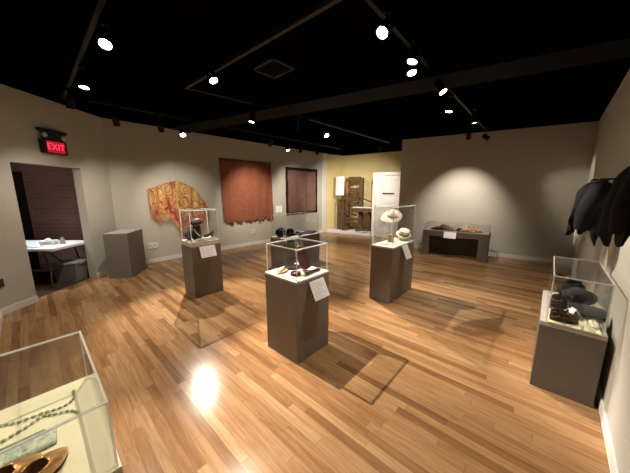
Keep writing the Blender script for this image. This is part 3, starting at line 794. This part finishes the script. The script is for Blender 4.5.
# ------------------------------------------------------------------ exhibits: right wall case
ZRt = .5785
MR = lambda x, y, z: (*EA(cR, x, y), z)
def putR(name, label, cat, x, y, z, rz=0., group=None): return thing(name, label, cat, MR(x, y, z), R(47.5) + rz, group)
pb_ = putR('display_board', 'pale yellow board under the black accessories', 'board', -.055, -.005, ZRt)
MB().box((0, 0, .005), (.775, .285, .009)).build('board', 'pale', pb_, bevel=.002)
ZRb = ZRt + .0100
# strappy boots
for k, (x, y, rz, lb) in enumerate(((-.365, .050, R(-80), 'dark brown strappy boot with tall lattice shaft at the outer front of the case'), (-.280, .045, R(-100), 'shorter dark brown strappy boot just behind the lattice boot'))):
    bt = putR('strappy_boot', lb, 'boot', x, y, ZRb, rz, 'pair of strappy boots')
    shoe(bt, .165, .060, .048, .0, 'dkbrown', 'lining', .6, .40)
    for j in range(5 if k == 0 else 2):
        z = .05 + j * .034; rr = .044 + .003 * j
        MB().tube([(-.035 + rr * 1.1 * math.cos(a), rr * math.sin(a), z + .022 * math.cos(a + (PI if j % 2 else 0))) for a in [2 * PI * i / 24 for i in range(25)]], .0048, 8).build('ankle_strap', 'dkbrown', bt, smooth=True)
    for s_ in (-1, 1):
        zt_ = .225 if k == 0 else .125
        MB().tube([(-.035, s_ * .040, .045), (-.035, s_ * .047, zt_ * .6), (-.035, s_ * .055, zt_)], .0075, 8).build('shaft_strap', 'dkbrown', bt, smooth=True)
# dark oval hat standing on its brim, and a flat dark oval bag
sh = putR('felt_hat', 'large dark grey oval hat propped up in the case', 'hat', .09, -.045, ZRb)
mt = Matrix.Translation((0, 0, .085)) @ Matrix.Rotation(R(-30), 4, 'Y') @ Matrix.Rotation(R(-8), 4, 'X') @ Matrix.Scale(.84, 4)
MB().lathe([(.128, .0), (.132, .005), (.108, .014), (.094, .022), (.088, .05), (.070, .078), (.038, .092), (.001, .096)], 34, mt, .92, 1.08).build('hat_shell', 'grey', sh, smooth=True)
MB().lathe([(.0955, .022), (.099, .024), (.0965, .042), (.0935, .043)], 34, mt, .92, 1.08).build('hat_band', 'blk', sh, smooth=True)
MB().tube([(.03, 0, .002), (.03, 0, .085)], .008).build('prop', 'acryl', sh)
ob = putR('oval_bag', 'flat dark oval bag lying in front of the grey hat', 'bag', -.13, -.08, ZRb)
MB().lathe([(.001, .0), (.085, .002), (.112, .016), (.116, .026), (.108, .036), (.07, .046), (.001, .050)], 34, Matrix.Translation((0, 0, .028)) @ Matrix.Rotation(R(-10), 4, 'Y'), .75, 1.1).build('bag_body', 'grey', ob, smooth=True)
MB().tube([(.0, .12, .05), (-.03, .14, .03), (-.06, .13, .012), (-.08, .09, .008)], .006).build('strap', 'blk', ob, smooth=True)
bk = putR('black_shawl', 'black crumpled cloth behind the strappy boots', 'cloth', -.10, .085, ZRb)
MB().blob((0, 0, .06), (.10, .055, .075), .35, 2.2, 3, 8., 0, -.0595).build('cloth_heap', 'blk', bk, smooth=True)
bk2 = putR('black_bonnet', 'pointed black bonnet at the far end of the case', 'hat', .29, -.02, ZRb)
MB().blob((0, 0, .07), (.075, .095, .095), .25, 2., 3, 3., 0, -.0695).build('bonnet_body', 'blk', bk2, smooth=True)
MB().tube([(0, .06, .13), (.0, .02, .18), (-.01, -.05, .17)], [.02, .028, .012]).build('bow', 'blk', bk2, smooth=True)
wf = putR('white_folded_card', 'small white folded card among the black accessories', 'card', -.205, -.005, ZRb, R(30))
MB().box((0, .028, .04), (.09, .003, .085), rx=R(30)).box((0, -.018, .04), (.09, .003, .085), rx=R(-32)).build('fold', 'card', wf)
cb_ = putR('cream_pouch', 'cream cloth pouch beside the oval bag', 'pouch', -.30, -.115, ZRb)
MB().blob((0, 0, .012), (.075, .03, .018), .15, 3., 3, 2., 0, -.0115).build('pouch_body', 'creamcloth', cb_, smooth=True)
MB().tube([(-.06, 0, .022), (0, .008, .032), (.06, 0, .022)], .004).build('drawstring', 'tan', cb_, smooth=True)

# ------------------------------------------------------------------ exhibits: left front case
ZCt = ZC + .0005
bd = put('display_board', 'pale board panel under the green necklace', 'board', cC, -.026, 0, ZCt)
MB().box((0, 0, .003), (.42, .66, .006)).build('board', 'pale', bd, bevel=.0015)
ZCb = ZCt + .0065
SA = [(-.14, .215), (-.10, .222), (-.064, .217), (-.026, .193), (.019, .178), (.066, .173), (.125, .152), (.166, .176), (.170, .208), (.172, .258)]
SB = [(-.14, .13), (-.10, .105), (-.053, .101), (-.019, .113), (.018, .125), (.062, .151), (.092, .127), (.134, .107), (.162, .082), (.172, .04)]
nk = put('bead_necklace', 'long pale green bead necklace laid in two strands', 'necklace', cC, 0, 0, ZCb)
def resample(P, step):
    P = [Vector((x, y, 0)) for x, y in P]; dense = []
    for i in range(len(P) - 1):
        p0, p1, p2, p3 = P[max(i - 1, 0)], P[i], P[i + 1], P[min(i + 2, len(P) - 1)]
        for k in range(20):
            t = k / 20
            dense.append(.5 * ((2 * p1) + (-p0 + p2) * t + (2 * p0 - 5 * p1 + 4 * p2 - p3) * t * t + (-p0 + 3 * p1 - 3 * p2 + p3) * t ** 3))
    dense.append(P[-1]); out = [dense[0]]; acc = 0
    for a, b2 in zip(dense[:-1], dense[1:]):
        acc += (b2 - a).length
        if acc >= step: out.append(b2); acc = 0
    return out
bead_me = None
for S_ in (SA, SB):
    pts = resample(S_, .0205)
    MB().tube([(p.x, p.y, .0055) for p in pts], .0013, 6).build('thread', 'tan', nk)
    for a, b2 in zip(pts[:-1], pts[1:]):
        d = b2 - a
        if bead_me is None:
            o = MB().blob((0, 0, 0), (0.0082, .0066, .0064), 0, 1., 2).build('bead', 'jade', nk, smooth=True); bead_me = o.data
        else:
            o = bpy.data.objects.new('bead', bead_me); COL.objects.link(o); o.parent = nk
        o.location = ((a.x + b2.x) / 2, (a.y + b2.y) / 2, .0056); o.rotation_euler = (0, 0, math.atan2(d.y, d.x))
pq = put('beaded_plaque', 'pale green oblong beaded purse beside the bronze shoes', 'purse', cC, -.005, -.018, ZCb, R(-2))
def pqf(u, v):
    x = -.115 + .215 * u; y = (-.05 + .098 * v)
    ex = min(1, (1 - u) / .06, u / .06); ey = min(1, (1 - v) / .12, v / .12)
    return (x, y, .004 + .012 * min(ex, 1) ** .5 * min(ey, 1) ** .5 + .0015 * noise.noise(Vector((x * 70, y * 70, 0))))
MB().grid(60, 26, pqf).build('purse_body', 'plaque', pq, smooth=True, solid=.006)
MB().tube([(-.11, .045, .018), (-.05, .047, .019), (.02, .046, .019), (.07, .046, .018)], .005, 10).build('frame_bar', 'jade', pq, smooth=True)
for k, (x, y, rz) in enumerate(((.040, -.222, R(46)), (-.040, -.170, R(38)))):
    s1 = put('bronze_shoe', ('bronze leather shoe nearer the case edge of the pair', 'bronze leather shoe next to the green beaded purse')[k], 'shoe', cC, x, y, ZCb, rz, 'pair of bronze shoes')
    shoe(s1, .225, .082, .066, 0, 'bronze', 'lining', .55, .37)

# ------------------------------------------------------------------ textiles on the left wall
aL = math.atan2(dl.y, dl.x)
def WL(s, off, z):
    """point on the gallery left wall: s along it from the door corner, off into the room"""
    p = Vector(C0) + dl * s + Vector((dl.y, -dl.x)) * off; return (p.x, p.y, z)
def wallthing(name, label, cat, s, z, off=0., group=None):
    return thing(name, label, cat, WL(s, off, z), aL, group)
# local frame: x along wall, -y into the room, z up
rg = wallthing('rust_hanging', 'rust red woven hanging with ragged lower edge', 'textile', 2.30, 2.42, .01)
def rgf(u, v):
    x = 1.65 * u + .03 * v
    bot = -1.70 + .035 * math.sin(31 * u + 1) + .03 * math.sin(71 * u) + .03 * noise.noise(Vector((u * 25, 0, 3)))
    z = v * bot - .012 * math.sin(9 * u) * (1 - v)
    y = -.018 - .034 * (1 + math.sin(2 * PI * (u * 6.5 + .35 * math.sin(5 * u)) + .5 * v)) * (.35 + .65 * v) * .5 - .012 * noise.noise(Vector((u * 7, v * 4, 1)))
    return (x, y, z)
MB().grid(150, 40, rgf).build('cloth', 'rug', rg, smooth=True, solid=.004)
MB().tube([(-.01, -.014, -.004), (1.67, -.014, .006)], .009, 8).build('hanging_rod', 'rug2b', rg)
r2 = wallthing('brown_hanging', 'mauve brown hanging with a dark border', 'textile', 4.54, 2.35, .01)
def r2f(u, v):
    x = .08 + 1.34 * u; z = -.085 - 1.40 * v
    y = -.020 - .010 * (1 + math.sin(2 * PI * u * 4 + .6)) * (.3 + .7 * v) * .5
    return (x, y, z)
MB().grid(60, 30, r2f).build('cloth', 'rug2', r2, smooth=True, solid=.004)
def border(u, v, x0, x1, z0, z1):
    x = x0 + (x1 - x0) * u; z = z0 + (z1 - z0) * v
    n1 = .010 * noise.noise(Vector((x * 14, z * 14, 5)))
    return (x + n1, -.024 - .006 * math.sin(14 * x + 9 * z), z + n1)
for x0, x1, z0, z1 in ((0, 1.50, 0, -.09), (0, 1.50, -1.47, -1.55), (0, .09, -.08, -1.48), (1.41, 1.50, -.08, -1.48)):
    nu = 40 if x1 - x0 > 1 else 4; nv_ = 40 if abs(z1 - z0) > 1 else 4
    MB().grid(nu, nv_, lambda u, v: border(u, v, x0, x1, z0, z1)).build('border', 'rug2b', r2, smooth=True, solid=.012)
for px in (.47, .93):
    MB().tube([(px, -.0315, -.09), (px + .01, -.034, -1.46)], .004, 6).build('seam', 'rug2b', r2)
MB().tube([(-.01, -.012, -.004), (1.51, -.012, .0)], .009, 8).build('hanging_rod', 'rug2b', r2)

sw = wallthing('floral_shawl', 'gold shawl with red flowers and long fringe spread on the wall', 'shawl', 1.22, 1.84, .01)
def sh_top(u):
    x = -.62 + 1.30 * u
    z = -.02 - .20 * abs((x + .0) / .62) ** 1.35 if x < 0 else -.02 - .20 * (x / .42) ** 1.4 if x < .42 else -.22 - .42 * ((x - .42) / .26) ** 1.0
    return x, z
def sh_bot(x):
    if x < -.24: return -.70 - .10 * math.sin((x + .62) * 8)
    if x < .12: return -.74 - .50 * (x + .24) / .36
    if x < .40: return -1.24 + .22 * (x - .12) / .28
    return -1.02 + .10 * (x - .40) / .28
def swf(u, v):
    x, zt = sh_top(u); zb = sh_bot(x) + .02 * math.sin(40 * u); v2 = 1 - v
    z = zt + (zb - zt) * v2
    fold = .5 + .5 * math.sin(2 * PI * (7 * u + .5 * math.sin(5.5 * u + .6) + .10 * math.sin(3 * v2))) * (.65 + .35 * math.sin(9.3 * u + 1))
    y = -.025 - .07 * fold * (.12 + .88 * v2 ** .8) - .012
    return (x * (1 - .03 * v2), y, z)
MB().grid(130, 50, swf, uv=True).build('shawl_cloth', 'shawl', sw, smooth=True, solid=.003)
fr = MB(); rr = random.Random(5)
for k in range(190):
    u = (k + .5) / 190; x, y, z = swf(u, 0)
    L = rr.uniform(.13, .2) * (1.3 if .35 < u < .7 else 1)
    sx = rr.uniform(-.012, .012)
    fr.tube([(x, y, z + .004), (x + sx * .5, y + .004, z - L * .5), (x + sx, y + rr.uniform(-.006, .006), z - L)], [.0035, .003, .0015], 4)
fo = fr.build('fringe', 'fringe', sw); fo['kind'] = 'stuff'
MB().tube([(0, -.015, -.01), (0, -.012, 1.10)], .0022, 6).build('hanging_cord', 'tan', sw)
MB().tube([(-.60, -.026, -.21), (-.3, -.026, -.10), (0, -.026, -.03), (.2, -.026, -.095), (.40, -.026, -.20)], .007, 6).build('hanging_rod', 'tan', sw)

# wall card, outlets
wc = wallthing('wall_card', 'white wall card between the two hung textiles', 'placard', 4.245, .91, .002)
MB().box((0, -.003, .105), (.25, .005, .21)).build('card', 'card', wc)
m = MB()
for k in range(7): m.box((-.02 + .01 * (k % 2), -.0065, .19 - k * .026), (.17 - .02 * (k % 3), .001, .005))
m.build('printed_text', 'ink', wc)
def outlet(label, s, z, wd, ht, n=2):
    r = wallthing('wall_outlet', label, 'outlet', s, z, .001, 'wall outlets along the textile wall')
    cp = MB().box((0, -.006, 0), (wd, .011, ht)).build('cover_plate', 'outlet', r, bevel=.003)
    for k in range(n):
        MB().box(((k - (n - 1) / 2) * wd / n, -.0125, 0), (wd / n * .6, .003, ht * .62)).build('socket', 'white', cp, bevel=.001)
        MB().box(((k - (n - 1) / 2) * wd / n, -.0145, .01), (wd / n * .3, .001, ht * .16)).build('slots', 'slot', cp)
outlet('wide white outlet plate beside the empty corner pedestal', .605, .385, .20, .14, 2)
outlet('low outlet under the rust red hanging', 3.24, .40, .18, .12, 2)
outlet('low outlet below the brown bordered hanging', 5.56, .58, .16, .14, 1)
sq = thing('wall_plate', 'dark switch plate at the far left edge by the doorway', 'switch', (D0[0] + .002, D0[1] + .05, .42), R(90))
MB().box((0, -.005, 0), (.07, .01, .11)).build('cover_plate', 'slot', sq, bevel=.002)
MB().box((0, -.012, 0), (.012, .01, .03)).build('toggle', 'slot', sq)

# ------------------------------------------------------------------ exit sign
px, py = DW(1.03)
ex = thing('exit_sign', 'black exit sign with glowing red letters above the doorway', 'sign', (px + .012, py, 2.17), R(90))
MB().box((0, -.025, .085), (.385, .045, .20)).build('housing', 'sign', ex, bevel=.006)
MB().box((0, -.033, .315), (.42, .06, .045)).build('top_bar', 'sign', ex, bevel=.006)
MB().box((0, -.028, .235), (.30, .04, .12)).build('battery_box', 'sign', ex, bevel=.006)
for s in (-1, 1):
    MB().blob((s * .145 - .0, -.055, .245), (.036, .028, .036), 0).build('emergency_lamp', 'glass', ex, smooth=True)
MB().box((.01, -.049, .085), (.275, .004, .165)).build('letter_field', 'red', ex)
def font(txt, parent, loc, size, mat):
    cu = bpy.data.curves.new('lettering', 'FONT'); cu.body = txt; cu.size = size; cu.align_x = 'CENTER'; cu.align_y = 'CENTER'; cu.extrude = .0015
    o = bpy.data.objects.new('lettering', cu); COL.objects.link(o); o.parent = parent; o.location = loc; o.rotation_euler = (R(90), 0, 0)
    o.data.materials.append(M[mat])
    bpy.context.view_layer.update()
    me = bpy.data.meshes.new_from_object(o.evaluated_get(bpy.context.evaluated_depsgraph_get()))
    q = bpy.data.objects.new('lettering', me); COL.objects.link(q); q.parent = parent; q.location = loc; q.rotation_euler = (R(90), 0, 0)
    bpy.data.objects.remove(o); bpy.data.curves.remove(cu); return q
M['redlit'] = emis('exit_letter_glow', (1., .06, .11), 1.15)
lt = font('EXIT', ex, (.01, -.0525, .085), .135, 'redlit')

# ------------------------------------------------------------------ hall furniture
tb = thing('folding_table', 'white folding table with dark legs in the hall', 'table', (-5.0, 4.375, 0))
zt_ = .68
bm_ = MB(); rpts = []
for (cx, cyy, a0) in ((.72, .30, 0), (-.72, .30, 90), (-.72, -.30, 180), (.72, -.30, 270)):
    for k in range(7):
        a = R(a0 + 90 * k / 6); rpts.append((cx + .075 * math.cos(a), cyy + .075 * math.sin(a)))
bm_.prism(rpts, zt_ - .045, zt_).build('tabletop', 'tabletop', tb, bevel=.008)
for s in (-1, 1):
    for y in (-.27, .27):
        MB().tube([(s * .52, y, zt_ - .05), (s * .60, y, .30), (s * .60, y * 1.12, .0)], .014, 10).build('leg', 'metal', tb, smooth=True)
    MB().tube([(s * .60, -.27, .30), (s * .60, .27, .30)], .011, 10).build('crossbar', 'metal', tb, smooth=True)
    MB().tube([(s * .60, 0, .30), (s * .22, 0, zt_ - .05)], .010, 10).build('brace', 'metal', tb, smooth=True)
bx = thing('paper_box', 'small white tissue box on the hall table', 'box', (-4.62, 4.36, zt_ + .0005), R(20))
MB().box((0, 0, .035), (.20, .13, .07)).build('carton', 'paper', bx, bevel=.006)
MB().blob((0, 0, .078), (.05, .035, .03), .4, 4., 2, 2.).build('tissue', 'paper', bx, smooth=True)
MB().box((0, -.0665, .032), (.12, .002, .03)).build('printed_panel', 'ink', bx)
pp = thing('blue_papers', 'loose blue and white papers on the hall table', 'paper', (-4.70, 4.14, zt_ + .0005), R(8))
MB().box((0, 0, .002), (.30, .15, .003)).build('sheet', 'sky', pp)
MB().box((.05, .03, .005), (.16, .12, .002), rz=R(20)).build('sheet', 'paper', pp)
gl = thing('grey_bottle', 'small grey bottle standing beside the white box', 'bottle', (-4.44, 4.42, zt_ + .0005))
MB().lathe([(.001, 0), (.035, 0), (.037, .01), (.036, .07), (.02, .095), (.018, .12), (.001, .121)], 18).build('bottle_body', 'greytray', gl, smooth=True)
MB().lathe([(.001, .1215), (.021, .1215), (.021, .14), (.001, .141)], 16).build('cap', 'slot', gl, smooth=True)
bn = thing('storage_tote', 'grey plastic tote under the hall table', 'bin', (-4.42, 4.46, -.003), R(8))
MB().rings([[(x * .155, y * .125, 0) for x, y in ((-1, -1), (1, -1), (1, 1), (-1, 1))], [(x * .19, y * .155, .33) for x, y in ((-1, -1), (1, -1), (1, 1), (-1, 1))]], True, False).build('tub', 'bin', bn, solid=.006, bevel=.004)
MB().box((0, 0, .343), (.41, .34, .022)).build('lid', 'binlid', bn, bevel=.006)
for s in (-1, 1): MB().box((s * .205, 0, .335), (.02, .12, .05)).build('handle', 'binlid', bn, bevel=.004)

# ------------------------------------------------------------------ alcove: platform, press, door
al = math.atan2(-1.65, 2.48); du = Vector((math.cos(al), math.sin(al))); dn = Vector((-du.y, du.x))   # du along, dn to the back
def AL(s, t, z): p = Vector(LE) + du * s + dn * t; return (p.x, p.y, z)
pf = thing('platform', 'low white platform under the wooden press', 'platform', AL(0, 0, 0), al)
MB().prism([(.04, .03), (1.84, .03), (1.84, .78), (.62, .78), (.28, .42)], 0, .10).build('deck', 'white', pf, bevel=.004)
MB().box((.94, .022, .05), (1.80, .012, .10)).build('fascia', 'doorwhite', pf)
# press
pr = thing('printing_press', 'tall dark wooden hand press standing in the mustard alcove', 'press', AL(0, 0, .101), al)
for x, part in ((.74, 'woodlight'), (1.30, 'wood')):
    MB().box((x, .40, .98), (.13, .16, 1.96)).build('post', 'wood', pr, bevel=.01)
    MB().box((x, .40, .04), (.16, .62, .09)).build('foot', 'wood', pr, bevel=.008)
MB().box((.74, .312, 1.60), (.11, .012, .44)).build('post_panel', 'woodlight', pr)
for z, h_ in ((1.93, .14), (1.52, .16), (1.16, .12), (.42, .10)):
    MB().box((1.02, .40, z), (.46, .14, h_)).build('cross_beam', 'wood', pr, bevel=.006)
MB().lathe([(.05, 1.20), (.06, 1.24), (.045, 1.30), (.045, 1.44), (.07, 1.46), (.001, 1.47)], 18, Matrix.Translation((1.02, .36, 0))).build('screw', 'wood', pr, smooth=True)
MB().tube([(1.02, .34, 1.30), (1.35, .20, 1.26), (1.62, .10, 1.17), (1.80, .08, 1.12)], [.018, .018, .022, .024], 10).build('bar_lever', 'wood', pr, smooth=True)
MB().box((1.02, .36, 1.05), (.30, .26, .08)).build('platen', 'wood', pr, bevel=.008)
MB().box((1.42, .34, .80), (.86, .40, .14)).build('carriage', 'wood', pr, bevel=.008)
MB().box((1.46, .34, .890), (.80, .38, .03)).build('bed', 'paper', pr, bevel=.004)
MB().box((1.66, .40, .36), (.07, .30, .72)).build('carriage_leg', 'wood', pr, bevel=.006)
for z, w__ in ((.60, .30), (.30, .30)):
    MB().box((.96, .30, z), (.40, .10, .07)).build('lower_rail', 'wood', pr, bevel=.006)
# ink stand beside the press
st = thing('ink_stand', 'small dark wooden stand at the left of the press', 'stand', AL(0, 0, .101), al)
for x in (.40, .62):
    for y in (.26, .40):
        MB().box((x, y, .57), (.045, .045, 1.14)).build('leg', 'wood', st, bevel=.004)
MB().box((.51, .33, 1.155), (.31, .22, .035)).build('top', 'wood', st, bevel=.004)
MB().box((.51, .33, .66), (.27, .19, .03)).build('shelf', 'wood', st, bevel=.004)
MB().box((.51, .33, .06), (.27, .19, .04)).build('shelf', 'wood', st, bevel=.004)
# hanging paper sheets
for lb, x, y, z, w__, h_, rz in (('large white sheet hung beside the press posts', .47, .24, 2.14, .36, .72, R(4)), ('white sheet hung on the mustard wall near the door', 1.80, .80, 1.90, .22, .40, R(0))):
    s1 = thing('hung_paper', lb, 'paper', AL(x, y, z), al + rz, 'paper sheets hung in the alcove')
    MB().grid(8, 16, lambda u, v: (-w__ / 2 + w__ * u + .02 * v, -.012 * math.sin(PI * u) - .05 * v * v, -h_ * v)).build('sheet', 'paper', s1, smooth=True, solid=.002)
    MB().tube([(0, 0, -.01), (0, .01, H - z)], .0015, 5).build('thread', 'tan', s1)
fp = thing('fallen_papers', 'heap of pale papers lying on the white platform', 'paper', AL(1.38, .14, .1012), al)
for k in range(6):
    MB().box((-.12 + .075 * k, .02 * math.sin(k * 2.1), .004 + .006 * k), (.30, .17, .003), rz=R(-25 + 17 * k), ry=R(2)).build('sheet', 'paper', fp)
MB().box((.22, .0, .058), (.20, .05, .02), rz=R(8)).build('dark_strip', 'grey', fp)
# white door in its frame
d1 = thing('door_1', None, None, AL(1.88, .0, 0), al); struct(d1)
MB().box((.055, .04, 1.10), (.11, .10, 2.20)).build('frame_jamb', 'doorwhite', d1, bevel=.004)
MB().box((.985, .04, 1.10), (.11, .10, 2.20)).build('frame_jamb', 'doorwhite', d1, bevel=.004)
MB().box((.52, .04, 2.145), (.82, .10, .11)).build('frame_head', 'doorwhite', d1, bevel=.004)
MB().box((.52, .06, 1.045), (.815, .045, 2.08)).build('leaf', 'doorwhite', d1, bevel=.003)
for z, h_ in ((1.72, .56), (.62, 1.0)):
    for x in (.32, .72): MB().box((x, .036, z), (.29, .012, h_)).build('leaf_panel', 'white', d1, bevel=.008)
MB().box((.54, .028, 1.50), (.40, .014, .05)).build('mail_slot', 'slot', d1, bevel=.003)
for x in (.50, .68): MB().box((x, .0265, 1.28), (.13, .004, .17)).build('notice', 'paper', d1)
MB().blob((.86, .01, 1.02), (.028, .028, .028), 0).build('door_knob', 'gold', d1, smooth=True)

# ------------------------------------------------------------------ black garments on the right wall
aR = math.atan2(-dv.y, -dv.x)      # x toward the camera along the wall; -y ... into the room below
def WR(s, off, z): p = A0 + dv * s - nv * off; return (p.x, p.y, z)
def garment(label, s, off, z, hw, dp, h, seed, lean=0.):
    """short black cape-jacket hung on a wall peg; local x along the wall, y out of the wall"""
    ang = math.atan2(dv.y, dv.x)
    r = thing('black_jacket', label, 'garment', WR(s, 0, z), ang, 'black garments hung on the right wall')
    n = 44; rs = []; K = 20
    for k in range(K + 1):
        t = k / K
        f = .30 + .70 * min(1, (t / .22)) ** .55
        f *= 1 + .16 * t
        ring = []
        for i in range(n):
            a = 2 * PI * i / n
            fold = 1 + (.03 + .13 * t) * math.sin(6 * a + seed) + (.03 + .06 * t) * math.sin(11 * a + 2 * seed)
            x = hw * f * fold * math.cos(a); y = off + dp * f * fold * math.sin(a) + lean * t
            jag = (.05 * math.sin(3 * a + seed) + .06 * math.sin(8 * a + seed * 2) + .02 * math.sin(15 * a)) * t ** 3
            zz = -.02 - h * t + jag * 1.0 - .05 * (math.cos(a) ** 2) * (1 - t) * min(1, t * 8)
            ring.append((x, max(y, .016), zz))
        rs.append(ring)
    MB().rings(rs, True, False).build('body', 'blk', r, smooth=True, solid=.006, angle=70)
    for sg in (-1, 1):
        x0 = hw * .78 * sg
        MB().tube([(x0 * .8, off, -.06), (x0 * 1.15, off + dp * .25, -.20), (x0 * 1.22, off + dp * .45, -h * .72), (x0 * 1.12, off + dp * .5, -h * 1.02)], [.055, .075, .07, .055], 14).build('sleeve', 'blk', r, smooth=True)
    MB().tube([(hw * .3 * math.cos(a), off + dp * .35 * math.sin(a), -.015 + .008 * math.sin(2 * a)) for a in [2 * PI * k / 20 for k in range(21)]], .012, 8).build('collar', 'lining', r, smooth=True)
    for (tx, ty, L_) in ((-hw * .55, off + dp * .75, .11), (hw * .25, off + dp * .55, .09)):
        MB().rings([[(tx + a_ * w_, ty + b_ * .006, -h * .92 - L_ * q) for a_, b_ in ((-1, -1), (1, -1), (1, 1), (-1, 1))] for q, w_ in ((0, .030), (.5, .036), (.9, .036), (1.0, .028), (1.75, .004))]).build('cream_tail', 'creamcloth', r)
    MB().tube([(0, .0, .0), (0, off, .0), (0, off, -.03)], .008, 8).build('wall_peg', 'metal', r)
    return r
garment('black jacket hung farther along the right wall with cream tail', 3.42, .17, 1.70, .17, .125, .43, 1.7)
garment('black jacket hung nearest the viewer on the right wall', 2.27, .105, 1.765, .20, .085, .38, 4.4)
rp_ = thing('wall_card', 'narrow white wall card below the black jackets', 'placard', WR(4.05, .003, .76), math.atan2(-dv.y, -dv.x))
# card lies flat on the wall: local -y faces the room
MB().box((0, .004, .12), (.24, .005, .27)).build('card', 'card', rp_)
m = MB()
for k in range(8): m.box((.0, .0075, .21 - k * .026), (.19 - .02 * (k % 3), .001, .006))
m.build('printed_text', 'ink', rp_)

# ------------------------------------------------------------------ added hall fill lights, world, camera
def point(P, e, col=(1, .85, .7), r=.1):
    ld = bpy.data.lights.new('added_hall_fill', 'POINT'); ld.energy = e; ld.color = col; ld.shadow_soft_size = r
    o = bpy.data.objects.new('added_hall_fill', ld); COL.objects.link(o); o.location = P
point((-5.2, 3.3, 2.3), 14)  # weak fill added to lift the hall, no fitting visible there
ld = bpy.data.lights.new('added_table_fill', 'SPOT'); ld.energy = 130; ld.spot_size = R(62); ld.spot_blend = .8; ld.color = (.93, .96, 1); ld.shadow_soft_size = .08  # beam added to brighten the hall tabletop, its source is unseen
lo = bpy.data.objects.new('added_table_fill', ld); COL.objects.link(lo); lo.location = (-4.85, 4.15, 2.55)
wd = bpy.data.worlds.new('dim_room'); S.world = wd; wd.use_nodes = True
wd.node_tree.nodes['Background'].inputs[0].default_value = (.02, .018, .016, 1)
wd.node_tree.nodes['Background'].inputs[1].default_value = .3

cd = bpy.data.cameras.new('camera'); co = bpy.data.objects.new('camera', cd); COL.objects.link(co)
cd.sensor_fit = 'HORIZONTAL'; cd.sensor_width = 36.; cd.lens = 36. * 256.16 / 630.
cd.clip_start = .02
co.location = (0, 0, 1.6); co.rotation_euler = (R(90 - 10.16), 0, 0)
S.camera = co
vs = S.view_settings
vs.view_transform = 'Standard'; vs.look = 'None'; vs.gamma = 1.; vs.use_curve_mapping = False; vs.exposure = .28
cy = S.cycles
cy.max_bounces = 10; cy.diffuse_bounces = 5; cy.glossy_bounces = 4; cy.transparent_max_bounces = 40; cy.transmission_bounces = 6
cy.sample_clamp_indirect = 4.; cy.use_denoising = True
